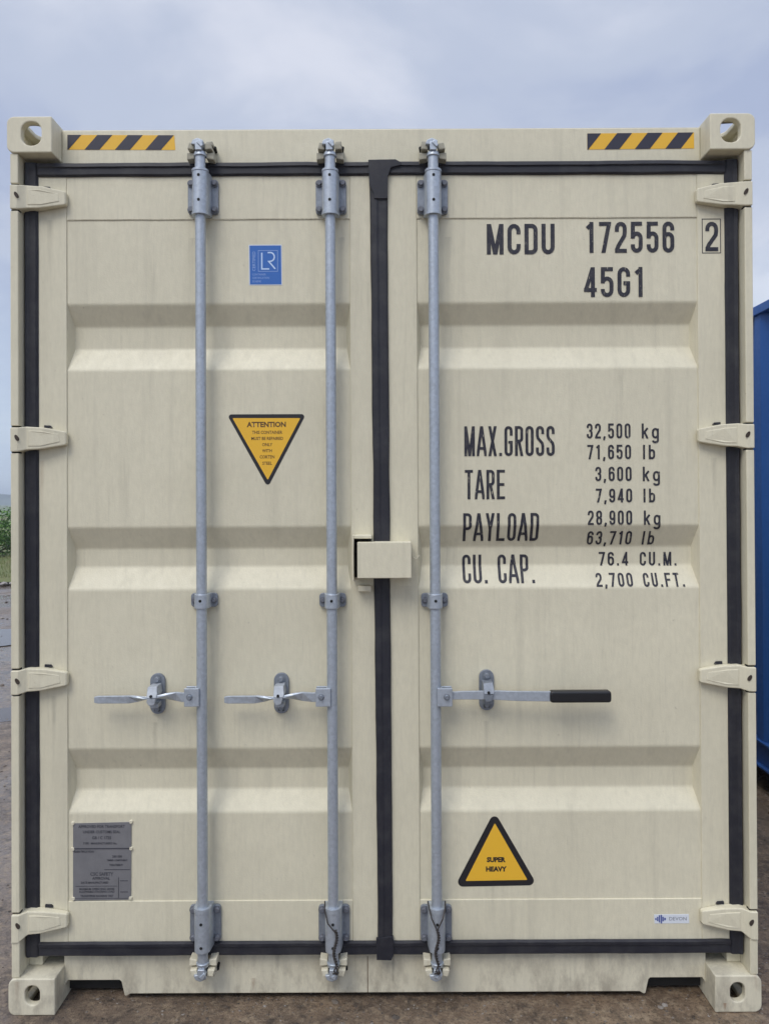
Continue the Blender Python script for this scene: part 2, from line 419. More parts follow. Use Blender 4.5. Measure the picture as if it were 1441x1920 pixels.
def make_casting(name, paint, parent, sx, top, ox=0, oy=0, mirror_y=False, hw=HW, topz=TOPZ):
    """hollow corner casting with its oval openings in the front, the outer side and the top/bottom"""
    w, dp, h = .151 if not top else .147, .178, .118
    rc = .024; ol = [(w, 0), (w, h)]
    ol += [(rc - rc * math.sin(R(a)), h - rc + rc * math.cos(R(a))) for a in range(0, 91, 15)]
    ol += [(rc - rc * math.cos(R(a)), rc - rc * math.sin(R(a))) for a in range(0, 91, 15)]
    me = mesh_of(MB().prism(ol, 0, dp), paint)
    th = .016
    me = boolean_cut(me, mesh_of(MB().box(th, w - th, .026, dp - th, th, h - th)))
    cx, cz = .080, .062
    if top:   # upright rounded opening
        me = boolean_cut(me, mesh_of(MB().prism(rrect(cx - .033, cx + .033, cz - .039, cz + .039, .030, 6), -.02, .06)))
    else:
        me = boolean_cut(me, mesh_of(MB().prism(rrect(cx - .026, cx + .022, cz - .029, cz + .034, .0225, 6), -.02, .06)))
    s = MB(); pts = rrect(.055, .130, h / 2 - .030, h / 2 + .030, .028, 6)
    s.add([(-.02, p[0], p[1]) for p in pts] + [(.05, p[0], p[1]) for p in pts],
          [tuple(range(len(pts))), tuple(range(2 * len(pts) - 1, len(pts) - 1, -1))] + [(i, i + len(pts), (i + 1) % len(pts) + len(pts), (i + 1) % len(pts)) for i in range(len(pts))])
    me = boolean_cut(me, mesh_of(s))
    pts = rrect(w / 2 - .031, w / 2 + .031, .035, .145, .030, 6); s = MB(); z0, z1 = (h - .05, h + .02) if top else (-.02, .05)
    s.add([(p[0], p[1], z0) for p in pts] + [(p[0], p[1], z1) for p in pts],
          [tuple(range(len(pts))), tuple(range(2 * len(pts) - 1, len(pts) - 1, -1))] + [(i, i + len(pts), (i + 1) % len(pts) + len(pts), (i + 1) % len(pts)) for i in range(len(pts))])
    me = boolean_cut(me, mesh_of(s))
    z = topz - h if top else 0
    for vv in me.vertices:
        x, y = vv.co.x - hw, vv.co.y
        if sx > 0: x = -x
        if mirror_y: y = LEN - y
        vv.co = (x + ox, y + oy, vv.co.z + z)
    bm = bmesh.new(); bm.from_mesh(me); bmesh.ops.recalc_face_normals(bm, faces=bm.faces); bm.to_mesh(me); bm.free()
    me.materials.clear(); me.materials.append(paint)
    return link(name, me, parent, bevel=.0035)


for sx in (-1, 1):
    for top in (0, 1):
        make_casting('corner_casting', BEIGE if top else BEIGE_W, box, sx, top)
        make_casting('corner_casting', BEIGE, box, sx, top, mirror_y=True)

HY_L = [366, 822, 1279, 1738]
XO, XI = 1.211, 1.185        # post outer and inner faces
hinge_z = [PZ(30, y, 0) for y in HY_L]
for sx in (-1, 1):
    mb = MB(); cuts = [2.921 - .118]
    for z in hinge_z: cuts += [z + .0415, z - .0475]
    cuts += [.118]
    for i in range(0, len(cuts), 2):
        if cuts[i] - cuts[i + 1] > .01: mb.box(sx * XI, sx * XO, Y_POST, .036, cuts[i + 1], cuts[i])
    mb.box(sx * (XI + .0005), sx * (XO - .001), .030, .165, .118, TOPZ - .118)
    mb.box(sx * (XI - .045), sx * (XI + .001), .075, .165, .118, TOPZ - .118)
    mb.build('corner_post', BEIGE, box, bevel=.003)
# header and sill
hz_top = PZ(720, 241, Y_HD); hz_bot = PZ(720, 304, Y_HD)
hb = MB(); xe = HW - .147
hb.prism([(-xe, hz_bot - .02), (xe, hz_bot - .02), (xe, hz_top), (-xe, hz_top)], Y_HD, Y_HD + .09)
hb.build('header_beam', BEIGE, box, bevel=.004)
EDGE = make_paint("edge_shade_paint", (.20, .205, .15), 1, .6)  # dark olive colour carries the shading of the downturned roof edge
MB().box(-xe - .05, xe + .05, Y_HD + .012, Y_HD + .10, hz_top - .001, hz_top + .0045).build('roof_edge_shade', EDGE, box)
MB().box(-1.185, 1.185, Y_HD + .003, Y_HD + .08, hz_bot - .035, hz_bot + .01).build('header_return', BEIGE, box)
sl_top = PZ(720, 1786, Y_HD); sl_bot = PZ(720, 1861, Y_HD); z_f = PZ(170, 1838, Y_HD)
fxa, fxb = PX(127, 1838, Y_HD), PX(228, 1838, Y_HD)
sb = MB()
xc = HW - .151 + .002
gx0, gx1, gx2 = -xc + .008, fxb, fxb + .010
pts = [(-xc, sl_top), (-xc, z_f - .035), (gx0 - .004, z_f - .012), (gx0 + .004, z_f), (gx1 - .006, z_f), (gx1, z_f - .006), (gx2, sl_bot - .006), (gx2 + .006, sl_bot - .008), (gx2 + .02, sl_bot)]
pts += [(-p[0], p[1]) for p in reversed(pts)]
sb.prism(pts, Y_HD, Y_HD + .02)
sb.build('door_sill', BEIGE_W, box, bevel=.0025)
# rear box section of the sill above the fork pockets
MB().box(-xc, xc, Y_HD + .0205, Y_HD + .12, z_f + .006, sl_top - .001).build('sill_rear_section', BEIGE_W, box)
POCKET_SHADE = mat('pocket_shade_black', (.012, .011, .010), .8)[0]  # black for added plates that stand for deep shadow in the fork pockets
for s_ in (-1, 1): MB().box(s_ * xc, s_ * (-fxb - .03), Y_HD + .040, Y_HD + .050, .014, z_f + .006).build('pocket_shade_plate', POCKET_SHADE, box)
xs_ = PX(689, 1825, Y_HD)
MB().box(xs_ - .0011, xs_ + .0011, Y_HD - .0008, Y_HD, sl_bot + .001, sl_top - .012).build('sill_seam', RUST, box)
# long walls, roof, floor, far end
def corrugated_side(name, x, paint, parent, sgn, y0, y1, z0, z1, dep=.036, pitch=.278):
    mb = MB(); prof = []; y = y0
    while y < y1 - .02:
        for dy_, dd in ((0, 0), (.072, 0), (.139, dep), (.211, dep)):
            if y + dy_ <= y1: prof.append((y + dy_, dd))
        y += pitch
    prof.append((y1, 0))
    for yy, dd in prof: mb.v += [(x - sgn * dd, yy, z0), (x - sgn * dd, yy, z1)]
    for i in range(len(prof) - 1):
        f = (2 * i, 2 * i + 2, 2 * i + 3, 2 * i + 1); mb.f.append(f if sgn > 0 else f[::-1])
    return mb.build(name, paint, parent)


for sx in (-1, 1):
    corrugated_side('side_wall', sx * (HW - .012), BEIGE, box, sx, .165, LEN - .165, .16, TOPZ - .06)
    MB().box(sx * (HW - .062), sx * (HW - .004), .178, LEN - .178, TOPZ - .072, TOPZ - .010).build('top_side_rail', BEIGE, box, bevel=.004)
    MB().box(sx * (HW - .052), sx * (HW - .005), .178, LEN - .178, .022, .172).build('bottom_side_rail', BEIGE_W, box, bevel=.004)
rb = MB(); y = .17; n_ = 0
while y < LEN - .17:
    for dy_, dd in ((0, 0), (.09, 0), (.11, .02), (.19, .02)):
        rb.v += [(-HW + .06, y + dy_, TOPZ - .012 - dd), (HW - .06, y + dy_, TOPZ - .012 - dd)]
    y += .21
rb.f = [(2 * i, 2 * i + 1, 2 * i + 3, 2 * i + 2) for i in range(len(rb.v) // 2 - 1)]
rb.build('roof', BEIGE, box)
MB().box(-HW + .05, HW - .05, Y_HD + .13, LEN - .1, .145, .172).build('floor', RUST, box)
for i in range(38):
    y = .36 + i * .31
    MB().box(-HW + .055, HW - .055, y, y + .045, .022, .144).build('cross_member', BEIGE_W, box)
MB().box(-HW + .06, HW - .06, LEN - .06, LEN - .03, .1, TOPZ - .03).build('front_end_wall', BEIGE, box)
for sx in (-1, 1): MB().box(sx * (HW - .1), sx * HW * .995, LEN - .165, LEN - .002, .118, TOPZ - .118).build('corner_post', BEIGE, box)

# --- doors
fz_top = PZ(720, 320, Y_FR); fz_bot = PZ(720, 1772, Y_FR)
pz_top = PZ(390, 412, Y_PAN); pz_bot = PZ(390, 1688, Y_PAN)
RIB = [(570, 613, 655, 693), (988, 1028, 1062, 1105), (1403, 1440, 1478, 1523)]
RD = .036
ribs = [(PZ(390, a, Y_PAN), PZ(390, b_, Y_PAN + RD), PZ(390, c_, Y_PAN + RD), PZ(390, d_, Y_PAN)) for a, b_, c_, d_ in RIB]


def pan_depth(z):
    for a, b_, c_, d_ in ribs:
        if d_ < z < a:
            if z > b_: return Y_PAN + RD * (a - z) / (a - b_)
            if z > c_: return Y_PAN + RD
            return Y_PAN + RD * (z - d_) / (c_ - d_)
    return Y_PAN


def door_leaf(x0, x1, p0, p1):
    # frame with welded flat rails, then the pressed panel
    mb = MB()
    outer = rrect(x0, x1, fz_bot, fz_top, .012, 4)
    pw = .0008
    for (a, b_, c_, d_) in ((x0, p0, fz_bot, fz_top), (p1, x1, fz_bot, fz_top)): mb.box(a, b_, Y_FR, Y_FR + .04, c_, d_)
    mb.box(p0, p1, Y_FR + .0012, Y_FR + .04, pz_top, fz_top); mb.box(p0, p1, Y_FR + .0012, Y_FR + .04, fz_bot, pz_bot)
    mb.build('door_frame', BEIGE, box, bevel=.002)
    q = .013; prof = [(pz_top + .0015, 0)]
    for a, b_, c_, d_ in ribs: prof += [(a, 0), (b_, 1), (c_, 1), (d_, 0)]
    prof.append((pz_bot - .0015, 0))
    rows = [prof[0]]
    for i in range(1, len(prof) - 1):            # small fillet at every crease of the pressing
        (z0, k0), (z1, k1), (z2, k2) = prof[i - 1:i + 2]; f = .006
        ta, tb = f / abs(z1 - z0), f / abs(z2 - z1)
        A_ = (z1 + (z0 - z1) * ta, k1 + (k0 - k1) * ta); B_ = (z1 + (z2 - z1) * tb, k1 + (k2 - k1) * tb)
        for u in (0, .33, .67, 1): rows.append(tuple(A_[c] * (1 - u) ** 2 + 2 * (z1, k1)[c] * u * (1 - u) + B_[c] * u * u for c in (0, 1)))
    rows.append(prof[-1]); mb = MB()
    for z, k in rows: mb.v += [(p0, Y_PAN, z), (p0 + q * k, Y_PAN + RD * k, z), (p1 - q * k, Y_PAN + RD * k, z), (p1, Y_PAN, z)]
    for i in range(len(rows) - 1):
        for c in range(3):
            if c != 1 and rows[i][1] == 0 and rows[i + 1][1] == 0: continue
            mb.f.append((4 * i + 4 + c, 4 * i + 5 + c, 4 * i + 1 + c, 4 * i + c))
    mb.build('door_panel', BEIGE, box)
    # weld beads along the panel head
    wb = MB(); n = 60; pts = []
    for i in range(n + 1):
        x = p0 + (p1 - p0) * i / n; pts.append((x, Y_FR + .0035, pz_top + .0006 + .0009 * noise.noise((x * 9, 1, 3))))
    wb.tube(pts, .0019, 6); wb.build('weld_bead', BEIGE, box, smooth=True)


door_leaf(-1.1445, -.012, -1.046, -.105)
door_leaf(-.006, 1.1445, .117, 1.049)

# --- rubber seals
def seal_bar(mb, x0, x1, z0, z1, vert, y=Y_GAS, prof=((0, .0), (.12, -.008), (.34, -.010), (.42, -.005), (.86, -.0055), (1, .001)), top2=None):
    """ridged rubber profile swept along a bar; prof runs across it"""
    n = len(prof); vs = []; K = max(2, int((abs(z1 - z0) if vert else abs(x1 - x0)) / .03)); sd_ = x0 * 3.1 + z0 * 1.7
    for q in range(K + 1):
        e_ = q / K; w_ = noise.noise((e_ * K * .16, sd_, 2)) * .0022 + noise.noise((e_ * K * .6, sd_, 7)) * .0007; w2 = noise.noise((e_ * K * .2, sd_, 12)) * .0022
        w_ = 0 if q in (0, K) else w_; yo = 0 if q in (0, K) else .0018 * noise.noise((e_ * K * .3, sd_, 21))
        for k, dd in prof:
            sh = w_ * (1 - k) + w2 * k if dd > -.0095 else w_
            if vert:
                xa, xb = (x0, x1) if top2 is None else (x0 + (top2[0] - x0) * e_, x1 + (top2[1] - x1) * e_)
                vs.append((xa + (xb - xa) * k + sh, y + dd + yo, z0 + (z1 - z0) * e_))
            else: vs.append((x0 + (x1 - x0) * e_, y + dd + yo, z1 + (z0 - z1) * k + sh))
    fs = [(q * n + i, q * n + i + 1, (q + 1) * n + i + 1, (q + 1) * n + i) for q in range(K) for i in range(n - 1)]
    mb.add(vs, fs + [tuple(range(n)), tuple(range(K * n + n - 1, K * n - 1, -1))])


gz0 = PZ(720, 303, Y_GAS); gz1 = PZ(720, 329, Y_GAS); gz2 = PZ(720, 1763, Y_GAS); gz3 = PZ(720, 1790, Y_GAS)
gxo, gxi = 1.184, 1.1385
cg_t = (PX(693, 400, Y_GAS), PX(726, 400, Y_GAS)); cg_b = (PX(708, 1700, Y_GAS), PX(736, 1700, Y_GAS))
for sx in (-1, 1):
    g = MB(); xm = (cg_t[0] + .004) if sx < 0 else cg_t[1] - .004; xmb = cg_b[0] + .004 if sx < 0 else cg_b[1] - .004
    a, b_ = sorted((sx * gxo, sx * gxi))
    P1 = ((0, 0), (.15, -.009), (.4, -.006), (.85, -.0065), (1, .001)); P2 = tuple((1 - k, d_) for k, d_ in reversed(P1))
    seal_bar(g, a, b_, gz3, gz0, True, prof=P1 if sx < 0 else P2)
    seal_bar(g, min(sx * gxi, xm), max(sx * gxi, xm), gz1, gz0, False)
    seal_bar(g, min(sx * gxi, xmb), max(sx * gxi, xmb), gz3, gz2, False, prof=((0, 0), (.1, -.009), (.3, -.0085), (.36, -.004), (.9, -.0045), (1, .001)))
    g.box(sx * gxi, sx * gxo, Y_GAS + .0005, Y_GAS + .03, gz3, gz0)
    g.box(-.03 * sx * -1, sx * gxi, Y_GAS + .0006, Y_GAS + .03, gz1 + .002, gz0 - .0006)
    g.box(.03 * sx, sx * gxi, Y_GAS + .0006, Y_GAS + .03, gz3 + .0006, gz2 - .002)
    gk = g.build('door_seal', RUBBER, box)
g = MB()
seal_bar(g, cg_b[0], cg_b[1], gz3, gz0, True, y=Y_GAS - .007, prof=((0, .008), (.06, -.001), (.35, -.004), (.5, -.001), (.85, -.002), (.95, -.001), (1, .008)), top2=cg_t)
g.box(cg_t[0] + .018, cg_b[1] - .018, Y_GAS - .004, Y_GAS + .02, gz3 + .001, gz0 - .001)
# broad flap at the head of the seal, cut at an angle like the real one
fl = [(690, 299), (741, 298), (752, 304), (752, 309), (733, 313), (727, 330), (726, 372), (701, 372), (700, 362), (692, 347)]
g.prism([P(x, y, Y_GAS - .014) for x, y in fl], Y_GAS - .0135, Y_GAS - .002)
g.build('centre_seal', RUBBER, box, bevel=.0015)
# bottom joint flap
g = MB(); g.prism([P(x, y, Y_GAS) for x, y in ((705, 1756), (737, 1752), (738, 1786), (733, 1797), (706, 1796))], Y_GAS - .0125, Y_GAS - .003)
g.build('seal_flap', RUBBER, box, bevel=.001)

# --- hinges
def hinge(z, sx, drop=0):
    k = .00176
    # profile (distance in from the outer edge, height), front depth
    prof = [(0, -.043 - drop), (.021, -.043 - drop), (.046, -.036), (.085, -.034), (.165, -.020), (.170, -.016), (.170, .020), (.165, .025), (.100, .037), (.046, .040), (.024, .036), (0, .036)]
    yd = [.000, .002, .017, .020, .030, .033, .033, .030, .020, .017, .002, .000]
    pts = [(sx * (XO - .0015 - u), z + w) for u, w in prof]
    mb = MB(); n = len(pts)
    # triangulated front so that the fold at the knuckle is crisp
    vs = [(p[0], yd[i], p[1]) for i, p in enumerate(pts)] + [(p[0], .0505, p[1]) for p in pts]
    fr = [(0, 1, 10, 11), (1, 2, 9, 10), (2, 3, 8, 9), (3, 4, 7, 8), (4, 5, 6, 7)]
    back = [tuple(n + i for i in reversed(f)) for f in fr]
    fs = fr + back + [(i, i + n, (i + 1) % n + n, (i + 1) % n) for i in range(n)]
    if sx > 0: fs = [tuple(reversed(f)) for f in fs]
    mb.add(vs, fs)
    h_ = mb.build('hinge', BEIGE, box, bevel=.003)
    # raised welded web on the blade
    mb = MB(); w = [(.052, .027), (.092, .025), (.148, .016), (.152, -.010), (.092, -.023), (.052, -.025)]
    mb.prism([(sx * (XO - u), z + q) for u, q in w], [.0155, .0175, .0265, .0265, .0175, .0155], .032)
    mb.build('hinge_web', BEIGE, h_, bevel=.002)
    mb = MB(); mb.prism([(sx * (XO - .0225 - .006 * math.cos(a) + .0035 * math.sin(a)), z + .002 + .010 * math.sin(a)) for a in [i * math.pi / 6 for i in range(12)]], -.0005, .012)
    mb.build('hinge_pin', PINM, h_)
    for q0, q1 in ((.036, .0415), (-.0475, -.043)):
        mb = MB(); mb.box(sx * (XO - .001), sx * (XI + .001), .012, .034, z + q0, z + q1); mb.build('hinge_gap', HOLE, h_)
    mb = MB(); xa = sx * (XO - .092); mb.prism([(xa, z + .038), (sx * (XO - .118), z + .039), (sx * (XO - .112), z + .046), (xa, z + .047)], Y_FR - .006, Y_FR + .001)
    mb.build('hinge_shim', RUBBER, h_)


for i, z in enumerate(hinge_z):
    for sx in (-1, 1): hinge(z, sx, .012 if i == 3 else 0)

# --- locking bars
RODX = [-.590, -.1665, .1695]
YR, RR = .006, .0172


def ring_hole(mb, x, z, y, r=.0042): mb.cyl((x, y, z), (x, y + .004, z), r, n=12)


def bolt(parent, x, z, y, r=.0088, m=GALV_D):
    mb = MB(); mb.cyl((x, y, z), (x, y + .004, z), r * 1.25, n=16); mb.cyl((x, y - .007, z), (x, y, z), r * .72, r, n=12)
    return mb.build('bolt', m, parent, smooth='auto')


def bracket(parent, x, zt, zb, pl, pr, pzt, pzb, hz_, nb=4, sl=.0255):
    """bearing bracket: base plate on the door, sleeve over the rod, bolts and grease holes"""
    mb = MB()
    mb.prism(rrect(x - pl, x + pr, pzb, pzt, .011, 4), .043, Y_FR + .002)
    o_ = mb.build('bracket', GALV_D, parent, bevel=.0015)
    s = MB(); n = 12; sec = [(sl + .004, .045)] + [(sl * math.cos(math.pi * i / n), YR - .002 - (sl - .002) * math.sin(math.pi * i / n)) for i in range(n + 1)] + [(-sl - .004, .045)]
    sec = sec[::-1]; vs = [(x + a, b_, zb) for a, b_ in sec] + [(x + a, b_, zt) for a, b_ in sec]; k = len(sec)
    s.add(vs, [(i, i + 1, k + i + 1, k + i) for i in range(k - 1)] + [(0, k, 2 * k - 1, k - 1), tuple(range(k - 1, -1, -1)), tuple(range(k, 2 * k))])
    s.build('sleeve', GALV, o_, smooth='auto', bevel=.0016)
    for z in hz_:
        hm = MB(); ring_hole(hm, x, z, YR - sl - .0009, .0048); hm.build('grease_hole', HOLE, o_)
    if nb == 4:
        for bx, bz in ((x - pl + .0115, pzt - .014), (x + pr - .0115, pzt - .014), (x - pl + .0115, pzb + .014), (x + pr - .0115, pzb + .014)): bolt(o_, bx, bz, .0385, .0095, BOLTM)
    else:
        for bx in (x - pl + .012, x + pr - .012): bolt(o_, bx, (pzt + pzb) / 2, .040, .0085, BOLTM)
    return o_


def cam(parent, x, z, up, side):
    """cam end of a bar, with the keeper lugs it turns into; up = +1 at the head, -1 at the foot"""
    mb = MB(); k = up
    mb.cyl((x, YR, z - k * .055), (x, YR, z - k * .004), .0168, n=24)
    mb.cyl((x, YR, z - k * .010), (x, YR, z + k * .004), .0215, .019, n=24)
    mb.box(x - .012, x + .010, -.018, .045, z + k * .003, z + k * .030)
    mb.prism([(x - .026, z + k * .024), (x + .012, z + k * .020), (x + .014, z + k * .036), (x - .004, z + k * .044), (x - .020, z + k * .038)], -.014, .030)
    mb.prism([(x - .006, z + k * .026), (x + .010, z + k * .010), (x + .016, z + k * .018), (x + .004, z + k * .036)], -.022, .0)
    mb.build('cam', GALV, parent, bevel=.002, smooth='auto')
    for s_ in (-1, 1):
        a = x + s_ * .019; b_ = x + s_ * .044
        for p_, y_ in (([(a, z - k * .014), (b_, z - k * .018), (b_, z + k * .006), (a, z + k * .004)], .008),
                       ([(a - s_ * .002, z + k * .010), (b_ - s_ * .004, z + k * .012), (b_ - s_ * .010, z + k * .034), (a - s_ * .003, z + k * .031)], -.004)):
            kp = MB(); kp.prism(p_, y_, Y_HD + .001); kp.build('keeper', BEIGE_W if k < 0 else KEEP, parent, bevel=.0025)
    kp = MB(); kp.prism([(x + side * .014, z + k * .036), (x + side * .038, z + k * .035), (x + side * .036, z + k * .050), (x + side * .016, z + k * .048)], .022, Y_HD + .001)
    kp.build('keeper', BEIGE_W if k < 0 else KEEP, parent, bevel=.0025)
    hm = MB(); hm.cyl((x + side * .040, .045, z + k * .038), (x + side * .036, Y_HD + .001, z + k * .038), .0048, n=10); hm.build('keeper_pin', HOLE, parent)


def swept(mb, secs, z0):
    """bar along X from (x, y, dz, half height, half thickness, twist)"""
    vs = []
    for x, y, dz, hh, ht, tw in secs:
        c, s = math.cos(tw), math.sin(tw)
        for a, b_ in ((-ht, -hh), (ht, -hh), (ht, hh), (-ht, hh)):
            vs.append((x, y + a * c - b_ * s, z0 + dz + a * s + b_ * c))
    fs = [(4 * i + j, 4 * i + (j + 1) % 4, 4 * i + 4 + (j + 1) % 4, 4 * i + 4 + j) for i in range(len(secs) - 1) for j in range(4)]
    e_ = len(vs) - 4
    if secs[-1][0] < secs[0][0]: fs = [f[::-1] for f in fs]; fs += [(0, 1, 2, 3), (e_ + 3, e_ + 2, e_ + 1, e_)]
    else: fs += [(3, 2, 1, 0), (e_, e_ + 1, e_ + 2, e_ + 3)]
    mb.add(vs, fs)


rz_b, rz_t = PZ(620, 1795, 0), PZ(620, 300, 0)
TIPS = [176, 420, 1143]; RET = [286, 523, 916]; HYP = [1307, 1306, 1300]
for i, x in enumerate(RODX):
    pxr = [378, 621, 814][i]
    bar = MB().cyl((x, YR, rz_b + .01), (x, YR, rz_t - .01), RR, n=28).build('locking_bar', GALV, box, smooth='auto')
    dz = (0, 0, 0)[i]
    T_ = lambda py, d=0: PZ(pxr, py, d)
    bracket(bar, x, T_(320), T_(400), .0505, .0505, T_(337, .043), T_(402, .043), (T_(332), T_(378)))
    bracket(bar, x, T_(1114), T_(1141), .044, .044, T_(1112, .043), T_(1138, .043), (T_(1126),), nb=2, sl=.0225)
    bracket(bar, x, T_(1702), T_(1784), .0510, .0510, T_(1697, .043), T_(1765, .043), (T_(1728), T_(1772)))
    for za_, zb_ in ((T_(318), T_(322)), (T_(399), T_(403)), (T_(1701), T_(1710))):
        mb = MB(); mb.cyl((x, YR, za_), (x, YR, zb_), .0275, n=26); mb.build('collar', GALV, bar, smooth='auto')
    side = 1 if i < 2 else -1
    cam(bar, x, T_(287), 1, side); cam(bar, x, T_(1811), -1, 1)
    # hub and handle
    s = -1 if i < 2 else 1
    hzc = PZ(pxr, 1307, -.01)
    hub = MB(); hub.box(x + s * .004, x + s * .052, -.020, -.013, hzc - .029, hzc + .030); hub.box(x + s * .004, x + s * .052, .010, .017, hzc - .029, hzc + .030)
    hub.box(x + s * .004, x + s * .020, -.0135, .0105, hzc - .028, hzc + .029)
    hb_ = hub.build('handle_hub', GALV, bar, bevel=.002); bolt(hb_, x + s * .034, hzc + .002, -.021, .0085)
    tip = PX(TIPS[i], 1308, -.01); ret = PX(RET[i], 1300, -.01)
    mb = MB()
    if i < 2:
        secs = [(x - .020, -.002, 0, .0145, .0055, 0), (x - .062, -.002, -.002, .0150, .0052, 0), (ret + .075, -.002, .001, .0150, .0045, .25),
                (ret + .045, -.004, .002, .0135, .0045, .85), (ret + .015, -.006, .000, .0120, .0045, 1.30), (ret - .02, -.006, -.003, .0125, .0045, 1.35),
                (ret - .050, -.004, -.006, .0125, .0045, .8), (ret - .078, -.003, -.008, .0125, .0050, .1), (tip + .012, -.003, -.0085, .0120, .0055, 0), (tip, -.003, -.0085, .0095, .0045, 0)]
        swept(mb, secs, hzc); hnd = mb.build('handle', GALV, bar, bevel=.0016)
    else:
        xg = PX(1030, 1300, -.02)
        secs = [(x + .020, -.002, 0.004, .0125, .0055, 0), (x + .060, -.002, .003, .0125, .005, 0), (x + .085, -.003, .004, .0135, .0045, 0), (ret - .02, -.006, .005, .0140, .0045, 0), (ret + .03, -.008, .005, .0150, .0045, 0),
                (ret + .09, -.012, .003, .0155, .005, 0), (xg + .01, -.014, .002, .0160, .006, 0)]
        swept(mb, secs, hzc); hnd = mb.build('handle', GALV, bar, bevel=.0016)
        pts = rrect(xg, tip, hzc + .002 - .0188, hzc + .002 + .0188, .010, 4)
        MB().prism(pts, -.030, .002).build('handle_grip', GRIP, hnd, bevel=.007, seg=3)
    # retainer plate on the door with its swing catch over the handle
    k = MB(); zr = PZ(RET[i], (1301, 1300, 1294)[i], .045)
    k.prism(rrect(ret - .0245, ret + .0245, zr - .067, zr + .067, .0240, 6), .046, pan_depth(zr) + .0005)
    rt = k.build('handle_retainer', GALV_D, bar, bevel=.0015)
    for q in (-.048, .048): bolt(rt, ret, zr + q, .041, .0095)
    c_ = MB(); wv = .017
    c_.prism([(ret - wv, zr + .034), (ret + wv * .8, zr + .037), (ret + wv, zr + .012), (ret + wv * .9, zr + .002), (ret - wv, zr + .002)], [-.006, -.006, -.020, -.022, -.022], .046)
    c_.prism([(ret - wv * .9, zr + .001), (ret + wv * .8, zr + .001), (ret + wv * .5, zr - .020), (ret - wv * .5, zr - .024), (ret - wv, zr - .012)], -.020, -.010)
    c_.box(ret - .014, ret + .014, .004, .046, zr - .036, zr - .022)
    c_.build('catch', CATCH if i < 2 else GALV_D, rt, bevel=.002)
    d_ = MB(); d_.cyl((ret - .002, -.0235, zr + .008), (ret - .002, -.019, zr + .008), .0045, n=10); d_.build('catch_slot', HOLE, rt)
    e_ = MB(); e_.box(ret - .011, ret + .011, .041, .0455, zr - .058, zr - .030); e_.build('retainer_recess', GALV_D, rt, bevel=.001)

# --- lock box across the door joint
yb = -.030
a0 = P(669.5, 1017, yb); a1 = P(771, 1084, yb)
lb = MB(); th = .006
lb.box(a0[0], a1[0], yb, yb + th, a1[1], a0[1])
lb.box(a0[0], a1[0], yb + th, Y_FR, a0[1] - th, a0[1] - .0001); lb.box(a0[0], a1[0], yb + th, Y_FR, a1[1] + .0001, a1[1] + th)
lb.box(a1[0] - th, a1[0] - .0001, yb + th, Y_FR, a1[1] + th, a0[1] - th)
o_ = lb.build('lock_box', BEIGE, box, bevel=.002); o_['label'] = 'beige steel lock box welded over the joint of the doors'
b0 = P(660.5, 1003, .01); b1 = P(697, 1088, .01)
lb = MB(); lb.box(b0[0], b0[0] + .005, -.008, Y_FR, b1[1], b0[1]); lb.box(b0[0] + .0049, b1[0], -.006, Y_FR, b0[1] - .012, b0[1] - .0002)
lb.build('lock_box_lug', BEIGE, box, bevel=.003)
lb = MB(); p0_ = P(671, 1098, .03); p1_ = P(696, 1109, .03); lb.box(p0_[0], p1_[0], .022, Y_FR, p1_[1], p0_[1])
lb.build('lock_box_lug', BEIGE, box, bevel=.003)
MB().box(b0[0] + .0055, b1[0] - .002, Y_FR - .004, Y_FR - .0005, b1[1] + .006, b0[1] - .013).build('lock_box_gap_shade', HOLE, box)  # black sheet painting in the shadow of the gap beside the lock box
mb = MB(); s0 = Vector((PX(772, 1044, .02), .015, PZ(772, 1044, .02)))
mb.tube([s0, s0 + Vector((.010, -.006, -.004)), s0 + Vector((.015, -.010, -.007)), s0 + Vector((.021, -.008, .004)), s0 + Vector((.027, .002, .002))], .0018, 6)
mb.build('cut_seal_stub', BEIGE_W, box, smooth=True)

# ------------------------------------------------------------------ painted lettering (stroke letters)
def arc(cx, cz, rx, rz, a0, a1, n=7):
    return [(cx + rx * math.cos(R(a0 + (a1 - a0) * i / n)), cz + rz * math.sin(R(a0 + (a1 - a0) * i / n))) for i in range(n + 1)]


def ring(l, r, b_, T):
    q = (r - l) / 2; cx = (l + r) / 2; rz = min(q * 1.15, (T - b_) / 2)
    return arc(cx, T - rz, q, rz, 0, 180) + arc(cx, b_ + rz, q, rz, 180, 360)


